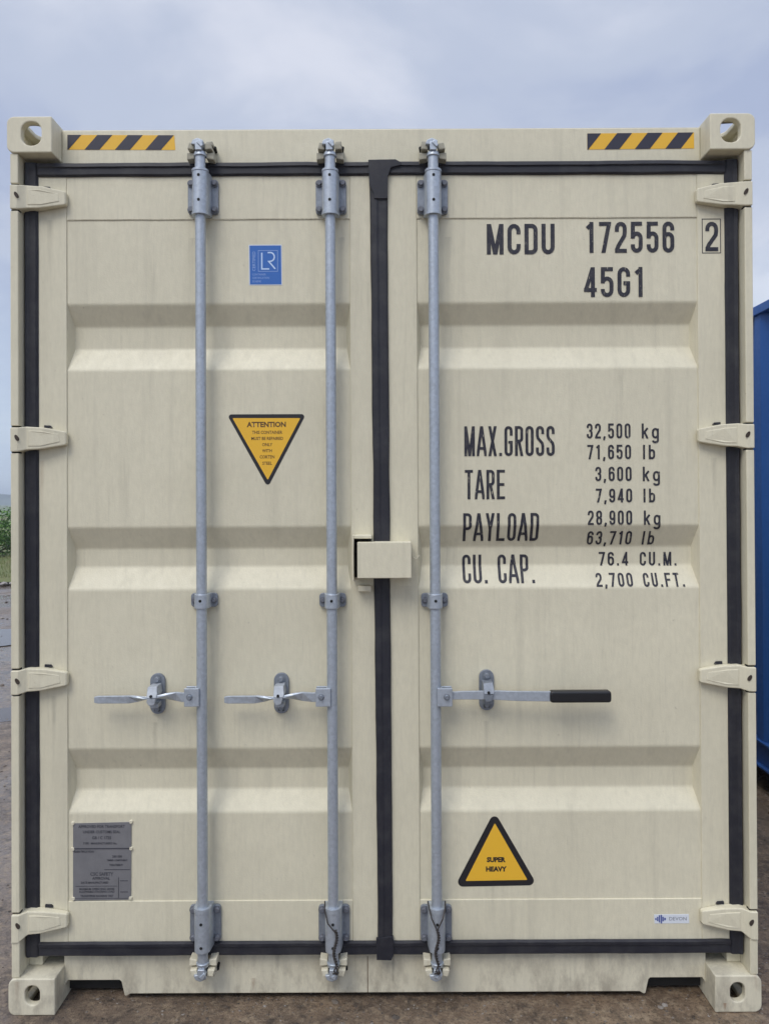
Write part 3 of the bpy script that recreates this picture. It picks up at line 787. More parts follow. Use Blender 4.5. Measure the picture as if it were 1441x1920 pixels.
def glyph(ch, w, H, t):
    """list of (points, closed, clip?)"""
    l, r, b_, T = t / 2, w - t / 2, t / 2, H - t / 2; q = (r - l) / 2; cx = w / 2; rz = q * 1.15; m = H / 2
    G = []

    def s(p, c=False): G.append((p, c))
    if ch in '0O': s(ring(l, r, b_, T), True)
    elif ch == 'C': s([(r, .66 * H)] + arc(cx, T - rz, q, rz, 0, 180) + arc(cx, b_ + rz, q, rz, 180, 360) + [(r, .34 * H)])
    elif ch == 'G': s([(r, .68 * H)] + arc(cx, T - rz, q, rz, 0, 180) + arc(cx, b_ + rz, q, rz, 180, 360) + [(r, .46 * H), (cx - t * .1, .46 * H)])
    elif ch == 'D': s([(l, b_)] + arc(r - q * .9, b_ + q * .9, q * .9, q * .9, 270, 360) + arc(r - q * .9, T - q * .9, q * .9, q * .9, 0, 90) + [(l, T)], True)
    elif ch == 'U': s([(l, H)] + arc(cx, b_ + rz, q, rz, 180, 360) + [(r, H)])
    elif ch == 'M':
        s([(l, 0), (l, H)]); s([(r, 0), (r, H)]); k = t * .8
        s([(l - t * .1, H + k), (cx, .02 * H - k * .2)]); s([(r + t * .1, H + k), (cx, .02 * H - k * .2)])
    elif ch == 'N': s([(l, 0), (l, H)]); s([(r, 0), (r, H)]); s([(l - .05 * t, H + t * .6), (r + .05 * t, -t * .6)])
    elif ch == 'A':
        s([(t * .45 - .04 * H, -.1 * H), (cx + .0, H + .02 * H)]); s([(w - t * .45 + .04 * H, -.1 * H), (cx, H + .02 * H)]); s([(w * .24, .26 * H), (w * .76, .26 * H)])
    elif ch == 'X': s([(l - .1 * t, -t * .3), (r + .1 * t, H + t * .3)]); s([(r + .1 * t, -t * .3), (l - .1 * t, H + t * .3)])
    elif ch in 'RP':
        z0 = m * (1.0 if ch == 'R' else .9); rr = min(q, (T - z0) / 2)
        s([(l, 0), (l, H)]); s([(l, T)] + arc(r - rr, T - rr, rr, rr, 90, 0) + arc(r - rr, z0 + rr, rr, rr, 0, -90) + [(l, z0)])
        if ch == 'R': s([(w * .48, z0), (r + t * .12, -t * .4)])
    elif ch == 'B': s([(l, 0), (l, H)]); s([(l, T)] + arc(r - q, T - q, q, q, 90, 0) + arc(r - q, m + q, q, q, 0, -90) + [(l, m)]); s([(l, m)] + arc(r - q, m - q, q, q, 90, 0) + arc(r - q, b_ + q, q, q, 0, -90) + [(l, b_)])
    elif ch == 'S':
        s([(l, .28 * H)] + arc(cx, b_ + rz, q, rz, 180, 360) + [(r, .34 * H), (r - q * .25, .43 * H), (l + q * .25, .59 * H), (l, .68 * H)] + arc(cx, T - rz, q, rz, 180, 0) + [(r, .73 * H)])
    elif ch == 'T': s([(0, T), (w, T)]); s([(cx, 0), (cx, T)])
    elif ch == 'E': s([(l, 0), (l, H)]); s([(l, T), (w, T)]); s([(l, m), (w * .92, m)]); s([(l, b_), (w, b_)])
    elif ch == 'F': s([(l, 0), (l, H)]); s([(l, T), (w, T)]); s([(l, m), (w * .9, m)])
    elif ch == 'L': s([(l, 0), (l, H)]); s([(l, b_), (w, b_)])
    elif ch == 'Y': s([(l - .1 * t, H + t * .3), (cx, .42 * H)]); s([(r + .1 * t, H + t * .3), (cx, .42 * H)]); s([(cx, 0), (cx, .46 * H)])
    elif ch == 'l': s([(cx, 0), (cx, H)])
    elif ch == 'k': s([(l, 0), (l, H)]); s([(l, .28 * H), (r, .70 * H)]); s([(w * .42, .42 * H), (r, -t * .3)])
    elif ch == 'b': s([(l, 0), (l, H)]); s(ring(l, r, b_, .70 * H - t / 2), True)
    elif ch == 'g':
        s(ring(l, r, b_, .70 * H - t / 2), True); zb = -.14 * H
        s([(r, .66 * H)] + [(r, zb)] + arc(cx, zb, q, q * .7, 0, -180) + [(l, zb)])
    elif ch == '.': s([(cx, 0), (cx, t * 1.15)])
    elif ch == ',': s([(cx + t * .12, t * 1.1), (cx - t * .35, -t * .9)])
    elif ch == '1': s([(w * .62, 0), (w * .62, H)]); s([(w * .66, H - t * .55), (w * .16, .79 * H)])
    elif ch == '2': s([(l, .68 * H)] + arc(cx, T - rz, q, rz, 180, 0) + [(r, .66 * H), (r - q * .12, .55 * H), (l + q * .35, .22 * H), (l, .10 * H), (l, b_)]); s([(0, b_), (w, b_)])
    elif ch == '3':
        s([(l, .70 * H)] + arc(cx, T - rz, q, rz, 180, 0) + [(r, .62 * H), (r - q * .3, .53 * H), (cx - t * .2, .52 * H)])
        s([(l, .30 * H)] + arc(cx, b_ + rz, q, rz, 180, 360) + [(r, .41 * H), (r - q * .3, .51 * H), (cx - t * .2, .52 * H)])
    elif ch == '4': s([(w * .70, 0), (w * .70, H)]); s([(w * .72, H + t * .2), (t * .4, .20 * H)]); s([(0, .24 * H), (w, .24 * H)])
    elif ch == '5': s([(w * .96, T), (l, T)]); s([(l + .02 * w, H), (l, .46 * H)]); s([(l, .50 * H)] + arc(cx, .62 * H - rz, q, rz, 140, 0) + arc(cx, b_ + rz, q, rz, 360, 180) + [(l, .27 * H)])
    elif ch == '6': s(ring(l, r, b_, .60 * H), True); s([(l, .40 * H)] + arc(cx, T - rz, q, rz, 180, 0) + [(r, .72 * H)])
    elif ch == '9': s(ring(l, r, .40 * H, T), True); s([(r, .60 * H)] + arc(cx, b_ + rz, q, rz, 360, 180) + [(l, .28 * H)])
    elif ch == '7': s([(0, T), (w, T)]); s([(r + t * .12, H), (w * .34, -t * .3)])
    elif ch == '8': s(ring(l, r, .50 * H, T), True); s(ring(l, r, b_, .50 * H), True)
    return G


def stroke_mesh(bm, pts, closed, t, yoff):
    p = [Vector((a, b_)) for a, b_ in pts]
    q = [p[0]]
    for a in p[1:]:
        if (a - q[-1]).length > t * .02: q.append(a)
    if closed and (q[0] - q[-1]).length < t * .02: q.pop()
    n = len(q); Lf = []; Rt = []
    for i in range(n):
        a = q[i - 1] if (i > 0 or closed) else None; c = q[(i + 1) % n] if (i < n - 1 or closed) else None
        d1 = (q[i] - a).normalized() if a is not None else None; d2 = (c - q[i]).normalized() if c is not None else None
        if d1 is None: d1 = d2
        if d2 is None: d2 = d1
        nn = Vector((-(d1 + d2).y, (d1 + d2).x)); nn = nn.normalized() if nn.length > 1e-6 else Vector((-d1.y, d1.x))
        k = max(.45, nn.dot(Vector((-d1.y, d1.x)))); o_ = nn * (t / 2 / k)
        Lf.append(q[i] + o_); Rt.append(q[i] - o_)
    vl = [bm.verts.new((a.x, yoff, a.y)) for a in Lf]; vr = [bm.verts.new((a.x, yoff, a.y)) for a in Rt]
    for i in range(n if closed else n - 1):
        j = (i + 1) % n; bm.faces.new((vl[i], vl[j], vr[j], vr[i]))


def lettering(text, x0, x1, z0, z1, t, gap=.32, narrow=None, label=None, conform=True, parent=None, depth=None, m=PRINT):
    """text fitted between x0..x1, cap height z0..z1"""
    H = z1 - z0; nar = {'.': .40, ',': .40, 'l': .55, '1': .80, ' ': .7, 'M': 1.28, 'A': 1.1, 'T': 1.0, "I": .4}
    ws = [nar.get(c, 1) for c in text]; g = gap
    # solve unit width
    wt = sum(ws) + g * (len(text) - 1); u = (x1 - x0) / wt
    bm = bmesh.new(); x = x0; cnt = 0
    for c, wk in zip(text, ws):
        w = wk * u
        if c != ' ':
            b2 = bmesh.new()
            for pts, cl in glyph(c, w, H, t):
                stroke_mesh(b2, pts, cl, t, -.00004 * (cnt % 9)); cnt += 1
            lo = -.5 * H if c in 'g,' else 0
            for co, no in (((0, 0, H), (0, 0, 1)), ((0, 0, lo), (0, 0, -1)), ((-.04 * w, 0, 0), (-1, 0, 0)), ((1.04 * w, 0, 0), (1, 0, 0))):
                bmesh.ops.bisect_plane(b2, geom=b2.verts[:] + b2.edges[:] + b2.faces[:], plane_co=co, plane_no=no, clear_outer=True)
            tmp = bpy.data.meshes.new('t'); b2.to_mesh(tmp); b2.free()
            for vv in tmp.vertices: vv.co = (vv.co.x + x, vv.co.y, vv.co.z + z0)
            bm.from_mesh(tmp); bpy.data.meshes.remove(tmp)
        x += w + g * u
    if conform:
        for rb_ in ribs:
            for z in rb_:
                if z0 - .5 * H < z < z1:
                    bmesh.ops.bisect_plane(bm, geom=bm.verts[:] + bm.edges[:] + bm.faces[:], plane_co=(0, 0, z), plane_no=(0, 0, 1))
    for vv in bm.verts:
        y = (pan_depth(vv.co.z) if conform else depth) - .0012
        vv.co.y += y
    bmesh.ops.recalc_face_normals(bm, faces=bm.faces)
    for f in bm.faces:
        if f.normal.y > 0: f.normal_flip()
    me = bpy.data.meshes.new('lettering'); bm.to_mesh(me); bm.free(); me.materials.append(m)
    o_ = link('lettering', me, parent or box)
    if label: o_['label'] = label
    return o_


def TXT(text, px0, px1, pyt, pyb, t=.0115, gap=.36, ref=None):
    d = Y_PAN
    x0 = PX(px0, pyb, d); x1 = PX(px1, pyb, d); pm_ = (px0 + px1) / 2
    zt = PZ(pm_, pyt, d); zb = PZ(pm_, pyb, d)
    return lettering(text, x0, x1, zb, zt, t, gap)


TXT('MCDU', 912, 1039, 420, 477, .0136, .30)
TXT('172556', 1097, 1263, 416, 474, .0132, .34)
d = Y_FR
lettering('2', PX(1321, 440, d), PX(1345, 440, d), PZ(1333, 471, d), PZ(1333, 416, d), .0132, conform=False, depth=Y_FR)
mb = MB(); q0 = P(1315, 475, d); q1 = P(1350, 410, d); w = .0022
for (a, b_, c_, e_) in ((q0[0], q1[0], q1[1] - w, q1[1]), (q0[0], q1[0], q0[1], q0[1] + w), (q0[0], q0[0] + w, q0[1] + w, q1[1] - w), (q1[0] - w, q1[0], q0[1] + w, q1[1] - w)):
    mb.box(a, b_, Y_FR - .0009, Y_FR - .0002, c_, e_)
mb.build('number_frame', PRINT, box)
TXT('45G1', 1094, 1207, 501, 557, .0132, .32)
for s_, a, b_, c_, e_ in (('MAX.GROSS', 870, 1039, 799, 855), ('TARE', 871, 946, 881, 936), ('PAYLOAD', 868, 1010, 962, 1015), ('CU. CAP.', 868, 1004, 1041, 1094)):
    TXT(s_, a, b_, c_, e_, .0092, .28)
for s_, a, b_, u_, ua, ub, c_, e_ in (('32,500', 1099, 1181, 'kg', 1202, 1234, 794, 822), ('71,650', 1100, 1182, 'lb', 1203, 1227, 834, 861), ('3,600', 1115, 1183, 'kg', 1204, 1236, 875, 902),
                                      ('7,940', 1116, 1184, 'lb', 1204, 1227, 916, 942), ('28,900', 1101, 1184, 'kg', 1206, 1237, 957, 984), ('63,710', 1103, 1187, 'lb', 1206, 1230, 996, 1022),
                                      ('76.4', 1127, 1183, 'CU.M.', 1205, 1275, 1036, 1062), ('2,700', 1118, 1187, 'CU.FT.', 1207, 1284, 1075, 1100)):
    TXT(s_, a, b_, c_, e_, .0066, .42); TXT(u_, ua, ub, c_, e_, .0066, .46)

# ------------------------------------------------------------------ stickers and plates
def flat(name, pts, y, th, m, parent): return MB().prism(pts, y - th, y).build(name, m, parent)


def small_text(text, xc_, zc_, size, y, m, parent, align='CENTER', sx=1.0, rot=0, name='lettering', bold=0):
    cu = bpy.data.curves.new('t', 'FONT'); cu.body = text; cu.size = size; cu.align_x = align; cu.align_y = 'CENTER'; cu.offset = bold; cu.resolution_u = 2
    tmp = bpy.data.objects.new('t', cu); COL.objects.link(tmp)
    bpy.context.view_layer.update(); dg = bpy.context.evaluated_depsgraph_get()
    me = bpy.data.meshes.new_from_object(tmp.evaluated_get(dg)); bpy.data.objects.remove(tmp); bpy.data.curves.remove(cu)
    ca, sa = math.cos(rot), math.sin(rot)
    for v_ in me.vertices:
        x, z = v_.co.x * sx, v_.co.y; v_.co = (xc_ + x * ca - z * sa, y, zc_ + x * sa + z * ca)
    me.materials.clear(); me.materials.append(m); me.name = name
    return link(name, me, parent)


# hazard tapes on the header
for k, (xL, yT, yB) in enumerate(((127, 253.5, 281), (1100, 249.5, 279.5))):
    d = Y_HD; zt = PZ(xL + 100, yT, d); zb = PZ(xL + 100, yB, d); X = lambda q: PX(xL + q, 265, d)
    dz_ = -.003 if k == 0 else .002
    A = lambda q, top: (X(q), (zt if top else zb) + dz_ * (q / 200 - .5))
    tp = flat('hazard_tape', [A(0, 0), A(202 if k == 0 else 200, 0), A(200, 1), A(0, 1)], d, .0008, YEL, box)
    tp['label'] = 'black and yellow striped tape beside the %s top corner' % ('left' if k == 0 else 'right')
    mb = MB()
    for j, q in enumerate(((0, 3, 25, 0), (32, 60, 84, 56), (89, 117, 141, 113), (146, 175, 199, 170))):
        if j == 0: mb.prism([A(0, 0), A(2, 0), A(26, 1), A(0, 1)], d - .0014, d - .0009)
        else: mb.prism([A(q[0], 0), A(q[1], 0), A(q[2], 1), A(q[3], 1)], d - .0014, d - .0009)
    mb.build('black_stripe', NAVY, tp)

# blue certification sticker
d = Y_PAN; X = lambda q, y=497: PX(q, y, d); Z = lambda q, x=497: PZ(x, q, d)
st = flat('sticker', [(X(467), Z(535)), (X(529), Z(535)), (X(528.5), Z(459)), (X(466.5), Z(459))], d, .0008, WFILM, box)
st['label'] = 'small blue rectangular certification sticker with pale line lettering'
flat('sticker_field', [(X(468.5), Z(533.5)), (X(527.5), Z(533.5)), (X(527), Z(460.5)), (X(468), Z(460.5))], d - .0009, .0004, BFILM, st)
bm = bmesh.new(); u = .00177
S2 = lambda pts, c, w_, yo: stroke_mesh(bm, [(X(a), Z(b_)) for a, b_ in pts], c, w_, d - .0016 - yo)
S2([(491, 474), (491, 504.5), (505, 504.5)], False, .0046, 0)
S2([(502, 474)] + [(507 + 7.5 * math.cos(R(a)), 482 - 8.2 * math.sin(R(a))) for a in range(90, -91, -20)] + [(504, 490.5), (516, 504.5)], False, .0046, .00005)
me = bpy.data.meshes.new('monogram'); bm.to_mesh(me); bm.free(); me.materials.append(mat('bright_pale_print', (.52, .66, .88), .4)[0]); link('monogram', me, st)
bm = bmesh.new(); S2([(484.5, 470), (520.5, 470), (520.5, 509), (484.5, 509)], True, .0016, 0)
me = bpy.data.meshes.new('sticker_border'); bm.to_mesh(me); bm.free(); me.materials.append(PALEB); link('sticker_border', me, st)
small_text('CERTIFIED', X(476.5), Z(490), .0150, d - .0015, PALEB, st, rot=math.pi / 2, sx=.95)
for yy, s_ in ((515, 'CONTAINER'), (521.5, 'CERTIFICATION'), (528, 'SCHEME')):
    small_text(s_, X(473), Z(yy), .0092, d - .0015, PALEB, st, 'LEFT', sx=.86)

# warning triangles
def rtri(c, r):
    """triangle with rounded corners; c = corner points (x,z)"""
    out_ = []
    for i in range(3):
        p, a, b_ = Vector(c[i]), Vector(c[i - 1]), Vector(c[(i + 1) % 3])
        u1 = (a - p).normalized(); u2 = (b_ - p).normalized(); half = math.acos(max(-1, min(1, u1.dot(u2)))) / 2
        L_ = r / math.tan(half); cen = p + (u1 + u2).normalized() * (r / math.sin(half))
        s0_ = p + u1 * L_ - cen; s1_ = p + u2 * L_ - cen
        a0_, a1_ = math.atan2(s0_.y, s0_.x), math.atan2(s1_.y, s1_.x)
        da = (a1_ - a0_ + math.pi) % (2 * math.pi) - math.pi
        out_ += [(cen.x + r * math.cos(a0_ + da * k / 6), cen.y + r * math.sin(a0_ + da * k / 6)) for k in range(7)]
    return out_


tri = [P(*q, Y_PAN) for q in ((425.5, 777), (573.5, 776.5), (502, 914))]
tr = flat('warning_sticker', rtri(tri, .009), Y_PAN, .0008, BLK, box); tr['label'] = 'yellow triangular ATTENTION sticker pointing down'
tri = [P(*q, Y_PAN) for q in ((436, 784), (563, 784), (502, 900))]
flat('sticker_field', rtri(tri, .002), Y_PAN - .0009, .0003, YEL, tr)
yy = Y_PAN - .0014
small_text('ATTENTION', X(500, 796), Z(796.5), .0235, yy, YELD, tr, sx=.98, bold=.0009)
for py_, s_ in ((811, 'THIS CONTAINER'), (822.5, 'MUST BE REPAIRED'), (834, 'ONLY'), (845.5, 'WITH'), (857, 'CORTEN'), (869, 'STEEL')):
    small_text(s_, PX(501, py_, Y_PAN), PZ(501, py_, Y_PAN), .0145, yy, YELD, tr, sx=.86, bold=.0003)
zr_ = PZ(929, 1660, Y_PAN)
tri = [P(*q, Y_PAN) for q in ((926, 1521), (852, 1662.5), (1006.5, 1659.5))]
tr = flat('warning_sticker', rtri(tri, .016), Y_PAN, .0008, BLK, box); tr['label'] = 'yellow triangular SUPER HEAVY sticker pointing up'
tri = [P(*q, Y_PAN) for q in ((927, 1543), (872, 1651.5), (988, 1649.5))]
flat('sticker_field', rtri(tri, .002), Y_PAN - .0009, .0003, YEL, tr)
for py_, s_ in ((1612, 'SUPER'), (1629.5, 'HEAVY')):
    small_text(s_, PX(929, py_, Y_PAN), PZ(929, py_, Y_PAN), .0215, yy, BLK, tr, sx=1.0, bold=.0012)

# small white maker's sticker
Ysk = Y_FR + .0012
X = lambda q, y=1723: PX(q, y, Ysk); Z = lambda q, x=1258: PZ(x, q, Ysk)
st = flat('sticker', [(X(1226), Z(1731)), (X(1291), Z(1731)), (X(1290), Z(1714)), (X(1225), Z(1714.5))], Ysk, .0008, WFILM, box)
st['label'] = 'narrow white sticker with a blue emblem near the lower right corner'
mb = MB()
for a, b_, c_, e_ in ((1227, 1229.6, 1721, 1724.5), (1230.4, 1233, 1718.5, 1726.5), (1233.8, 1236.4, 1715.5, 1729), (1237.4, 1240, 1715, 1731), (1240.6, 1243.2, 1718.5, 1727), (1244, 1247, 1720.5, 1725)):
    mb.box(X(a), X(b_), Ysk - .0014, Ysk - .0009, Z(e_), Z(c_))
mb.build('emblem', LOGOB, st)
small_text('DEVON', X(1269.5), Z(1722.5), .0165, Ysk - .0014, GREYP, st, sx=1.05)

# data plate with rivets
Yp = Y_PAN - .003
pl = [P(*q, Y_PAN) for q in ((138, 1688), (246, 1686), (247, 1541), (138, 1543.5))]
dp_ = flat('data_plate', pl, Y_PAN, .003, PLATE, box); dp_['label'] = 'grey metal data plate riveted to the bottom left of the door'
MB().box(pl[0][0], pl[1][0], Yp - .001, Yp, PZ(190, 1592, Yp), PZ(190, 1590, Yp)).build('plate_divider', PLATETX, dp_)
for py_, s_, sz, px_ in ((1550, 'APPROVED FOR TRANSPORT', .0118, 191), (1560, 'UNDER CUSTOMS SEAL', .0118, 191), (1571, 'GB / C 1725', .0125, 191), (1581.5, 'TYPE   MANUFACTURER\'S No.', .0085, 188),
                         (1597, 'IDENTIFICATION', .0085, 158), (1606, '200 000', .010, 220), (1613, 'TIMBER COMPONENT', .007, 220), (1622, 'TREATMENT', .008, 218), (1639, 'CSC SAFETY', .014, 191), (1647, 'APPROVAL', .012, 190),
                         (1655, 'DATE MANUFACTURED', .0085, 178), (1667, 'MAXIMUM OPERATING GROSS', .0085, 182), (1672, 'ALLOWABLE STACKING LOAD', .0085, 182), (1680, 'TRANSVERSE RACKING TEST', .0085, 182)):
    small_text(s_, PX(px_, py_, Yp), PZ(px_, py_, Yp), sz * 1.08, Yp - .0006, PLATETX, dp_, sx=.92, bold=.0003)
mb = MB()
for a, b_, c_, e_ in ((196, 244, 1630, 1631), (222, 223, 1645, 1684), (226, 240, 1651, 1652), (226, 240, 1672, 1673), (142, 220, 1661, 1661.7), (142, 240, 1684, 1684.6)):
    mb.box(PX(a, 1600, Yp), PX(b_, 1600, Yp), Yp - .0008, Yp - .0001, PZ(190, e_, Yp), PZ(190, c_, Yp))
mb.build('plate_ruling', PLATETX, dp_)
for px_, py_ in ((137, 1544), (246, 1541), (137, 1592), (246, 1591), (138, 1685), (245, 1684)):
    a, b_ = P(px_, py_, Yp); mb = MB(); mb.cyl((a, Yp - .0035, b_), (a, Y_PAN, b_), .0048, .0066, n=12); mb.build('rivet', BEIGE_W, dp_, smooth='auto')

# ------------------------------------------------------------------ old wire twisted round two of the bars
for i, lab in ((1, 'rusty wire hanging twisted down the foot of the middle locking bar'), (2, 'rusty wire looped in a V round the foot of the right locking bar')):
    x = RODX[i]; px_ = (625, 818)[i - 1]; mb = MB(); Zp = lambda q: PZ(px_, q, -.02)
    if i == 2:
        mb.tube([(x - .028, .02, Zp(1702)), (x - .026, -.010, Zp(1706)), (x - .018, -.024, Zp(1722)), (x - .002, -.027, Zp(1742))], .0022)
        mb.tube([(x + .028, .02, Zp(1702)), (x + .026, -.010, Zp(1706)), (x + .017, -.024, Zp(1722)), (x - .001, -.028, Zp(1742))], .0022)
    else:
        mb.tube([(x - .028, .02, Zp(1702)), (x - .026, -.010, Zp(1710)), (x - .016, -.024, Zp(1730)), (x + .002, -.027, Zp(1742)), (x + .008, -.027, Zp(1746))], .0022)
    top = 1742; off = 0 if i == 2 else .010
    rw = random.Random(i); n = 46
    for ph in (0, math.pi):
        pts = []
        for k in range(n + 1):
            q = top + (1810 - top) * k / n; a = k * .95 + ph
            pts.append((x - .001 + off + .0035 * math.cos(a) + .005 * math.sin(k * .16), -.026 + .0035 * math.sin(a), Zp(q)))
        mb.tube(pts, .0022, 6)
    e0 = Vector((x + off, -.028, Zp(1810)))
    mb.tube([e0, e0 + Vector((-.006, -.002, -.012)), e0 + Vector((.002, 0, -.026)), e0 + Vector((.009, .004, -.020))], .0024)
    mb.tube([e0, e0 + Vector((.004, -.002, -.012)), e0 + Vector((.001, 0, -.022)), e0 + Vector((-.010, .006, -.026))], .0024)
    o_ = mb.build('wire', WIREM, smooth='auto'); tag(o_, lab, 'wire')

# ------------------------------------------------------------------ blue container on the right
BX = 2.135; bw = 1.219; BH = 2.77; BY0 = .35
bl = thing('shipping_container', 'blue shipping container standing in the yard just to the right of the beige one', 'shipping container', (BX + bw, BY0, 0))


def bpart(mb, name, m=BLUE, bev=.004):
    for i, v_ in enumerate(mb.v): mb.v[i] = (v_[0] - BX - bw, v_[1] - BY0, v_[2])
    return mb.build(name, m, bl, bevel=bev)


BL = 6.06
for side, x in ((-1, BX), (1, BX + 2 * bw)):
    mb = MB(); prof = []; y = BY0 + .14
    s = 1 if side < 0 else -1
    while y < BY0 + BL - .2:
        for dy_, dd in ((0, 0), (.072, 0), (.139, .036), (.211, .036)): prof.append((y + dy_, dd))
        y += .278
    for yy_, dd in prof: mb.v += [(x + s * (.016 + dd), yy_, .28), (x + s * (.016 + dd), yy_, BH - .05)]
    mb.f = [(2 * i, 2 * i + 2, 2 * i + 3, 2 * i + 1)[::-1 if side < 0 else 1] for i in range(len(prof) - 1)]
    bpart(mb, 'side_wall', bev=.004)
    bpart(MB().box(x, x + s * .06, BY0 + .16, BY0 + BL - .16, BH - .052, BH), 'top_side_rail')
    mb = MB(); mb.box(x + s * .002, x + s * .05, BY0 + .16, BY0 + BL - .16, .27, .283); mb.box(x + s * .030, x + s * .036, BY0 + .16, BY0 + BL - .16, .14, .27); mb.box(x + s * .004, x + s * .05, BY0 + .16, BY0 + BL - .16, .128, .14)
    bpart(mb, 'bottom_side_rail', bev=.002)
    for y0, y1 in ((BY0, BY0 + .14), (BY0 + BL - .14, BY0 + BL)): bpart(MB().box(x + s * .002, x + s * .16, y0, y1, .118, BH - .118), 'corner_post')
mb = MB(); mb.box(BX + .06, BX + 2 * bw - .06, BY0 + .1, BY0 + BL - .1, BH - .03, BH - .012); bpart(mb, 'roof')
bpart(MB().box(BX + .05, BX + 2 * bw - .05, BY0 + .1, BY0 + BL - .1, .14, .16), 'floor', RUST)
for y0 in (BY0 + .03, BY0 + BL - .07):
    mb = MB(); mb.box(BX + .16, BX + 2 * bw - .16, y0, y0 + .03, .12, BH - .01)
    for j in range(9):
        x_ = BX + .24 + j * .225; mb.box(x_, x_ + .10, y0 - .022, y0 + .052, .20, BH - .12)
    bpart(mb, 'end_wall', bev=.012)
for sx in (-1, 1):
    for top in (0, 1):
        for my in (0, 1):
            o_ = make_casting('corner_casting', BLUE, bl, sx, top, topz=BH, hw=bw)
            if my:
                for v_ in o_.data.vertices: v_.co.y = BL - v_.co.y
                o_.data.flip_normals()

# ------------------------------------------------------------------ hedge, verge and far country on the left
m, t, b = mat('leaves', (.07, .13, .03), .8, 0, .15)
g_ = t.nodes.new('ShaderNodeNewGeometry')
c = ramp(t, g_.outputs['Random Per Island'], [(0, (.06, .15, .03)), (.5, (.12, .24, .055)), (1, (.18, .30, .09))]); t.links.new(c, b.inputs['Base Color'])
b.inputs['Transmission Weight'].default_value = 0; LEAF = m
BARK = mat('bark', (.07, .055, .04), .9)[0]
HEDGE = ['left-hand', 'rounded', 'tall', 'low', 'wide', 'dense', 'small', 'ragged']


def bush_meshes(seed):
    rb_ = random.Random(seed); leaf = MB(); stem = MB()
    clumps = [(rb_.gauss(0, .55), rb_.gauss(0, .35), rb_.uniform(.15, 1.2), rb_.uniform(.25, .45)) for _ in range(20)]
    for cx, cy, cz, cr_ in clumps:
        stem.cyl((cx * .15, cy * .15, 0), (cx, cy, cz), .018, .006, n=6)
        for _ in range(230):
            v_ = Vector((rb_.gauss(0, 1), rb_.gauss(0, 1), rb_.gauss(0, 1))).normalized() * cr_ * rb_.uniform(.55, 1.05)
            p = Vector((cx, cy, cz)) + v_
            if p.z < .05: continue
            a = Vector((rb_.gauss(0, 1), rb_.gauss(0, 1), rb_.gauss(0, .6))).normalized(); b2 = a.orthogonal().normalized(); l_ = rb_.uniform(.045, .085)
            leaf.add([p, p + a * l_ * .5 + b2 * l_ * .35, p + a * l_, p + a * l_ * .5 - b2 * l_ * .35], [(0, 1, 2, 3)])
    return leaf, stem


var = []
for k in range(3):
    lf, sm = bush_meshes(40 + k)
    a = bpy.data.meshes.new('crown'); a.from_pydata(lf.v, [], lf.f); a.materials.append(LEAF)
    c_ = bpy.data.meshes.new('stems'); c_.from_pydata(sm.v, [], sm.f); c_.materials.append(BARK); var.append((a, c_))
rh = random.Random(11); hx = -21.5; k = 0; nb_ = 17
while k < nb_:
    bs = thing('bush', 'green leafy bush in the hedge line beyond the yard, behind the beige container', 'bush', (hx, 20.2 + rh.uniform(-.5, .5), .1), group='bushes in the hedge line')
    bs.rotation_euler.z = rh.uniform(0, 6.28); sc = rh.uniform(.95, 1.12); bs.scale = (sc * 1.15, sc * 1.15, sc)
    for nm, me in zip(('crown', 'stems'), var[k % 3]):
        o_ = bpy.data.objects.new(nm, me); COL.objects.link(o_); o_.parent = bs
    hx += rh.uniform(1.25, 1.7); k += 1
# grass blades along the verge
m, t, b = mat('grass_blades', (.12, .16, .05), .8); g_ = t.nodes.new('ShaderNodeNewGeometry')
t.links.new(ramp(t, g_.outputs['Random Per Island'], [(0, (.06, .10, .02)), (.6, (.14, .18, .05)), (1, (.26, .23, .10))]), b.inputs['Base Color'])
gm = MB(); rg = random.Random(5)
for i in range(16000):
    x = rg.uniform(-18, 6); y = 13.6 + 6.6 * rg.random() ** 1.3; h_ = rg.uniform(.06, .22); a = rg.random() * 6.28; w_ = rg.uniform(.006, .014); lx, ly = rg.gauss(0, .05), rg.gauss(0, .05)
    gm.add([(x - w_ * math.cos(a), y - w_ * math.sin(a), .06), (x + w_ * math.cos(a), y + w_ * math.sin(a), .06), (x + lx, y + ly, .09 + h_)], [(0, 1, 2)])
tag(gm.build('grass', m), 'rough green and straw coloured grass along the edge of the yard', kind='stuff')
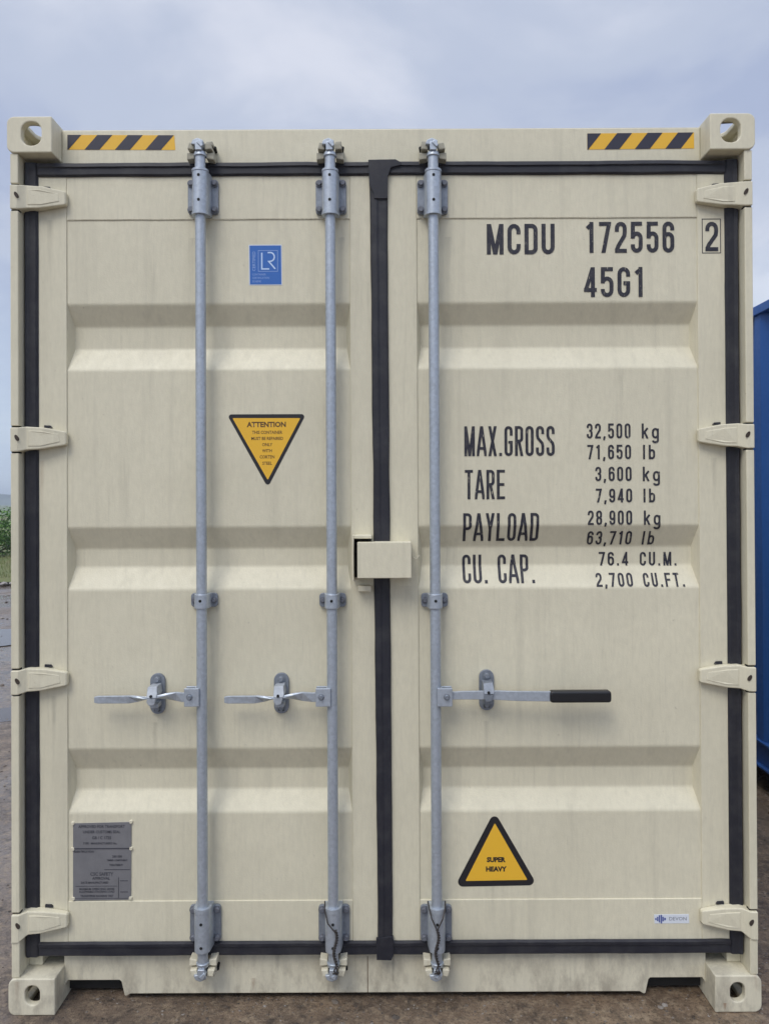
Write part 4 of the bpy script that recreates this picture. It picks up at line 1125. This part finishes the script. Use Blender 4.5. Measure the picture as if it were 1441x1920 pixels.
# pale stones edging the yard
STONE = mat('stone', (.26, .24, .22), .85)[0]
sm = MB()
for i in range(900):
    x = rp.uniform(-20, 8); y = 13.3 + .35 * rp.gauss(0, 1); r_ = rp.uniform(.03, .10); a = rp.random() * 6.28
    ca, sa = math.cos(a), math.sin(a)
    sm.add([(x + (ca * p[0] - sa * p[1]) * r_, y + (sa * p[0] + ca * p[1]) * r_, p[2] * r_ * .7 + .02) for p in octv], octf)
tag(sm.build('edging_stones', STONE), 'broken pale stones scattered along the edge of the yard', kind='stuff')
# far wooded ridge
m, t, b = mat('far_woods', (.05, .085, .06), .95); v = wpos(t)
t.links.new(mixc(t, nz(t, v, .06, 5), (.035, .06, .04), (.07, .10, .06)), b.inputs['Base Color'])
fw = MB(); rr_ = random.Random(2); rows = 5
xs2 = [i * 6 for i in range(-110, 111)]
for r_ in range(rows):
    k = r_ / (rows - 1)
    for x in xs2:
        hgt = 8.5 + 3.5 * noise.noise((x * .01, 3, 1)) + 2.2 * noise.noise((x * .07, 1, 5)) + 1.5 * rr_.random()
        fw.v.append((x, 620 + 14 * math.sin(k * 1.57) + rr_.uniform(-2, 2), -.5 + hgt * k))
nn = len(xs2)
fw.f = [(j * nn + i, j * nn + i + 1, (j + 1) * nn + i + 1, (j + 1) * nn + i) for j in range(rows - 1) for i in range(nn - 1)]
top_ = len(fw.v)
for x in xs2: fw.v.append((x, 720, 2))
fw.f += [((rows - 1) * nn + i, (rows - 1) * nn + i + 1, top_ + i + 1, top_ + i) for i in range(nn - 1)]
tag(fw.build('far_woods', m), 'low distant line of woods on the horizon', kind='stuff')

# haze
hz_m = bpy.data.materials.new('haze'); hz_m.use_nodes = True; t = hz_m.node_tree; t.nodes.clear()
o1 = t.nodes.new('ShaderNodeOutputMaterial'); pv = t.nodes.new('ShaderNodeVolumePrincipled'); pv.inputs['Density'].default_value = .0016
pv.inputs['Color'].default_value = (.80, .88, .97, 1); pv.inputs['Anisotropy'].default_value = .2
t.links.new(pv.outputs[0], o1.inputs['Volume'])
hzb = MB().box(-2100, 2100, -2100, 2100, -1.2, 18).build('haze', hz_m); tag(hzb, 'thin pale haze in the air over the yard and fields', kind='stuff')
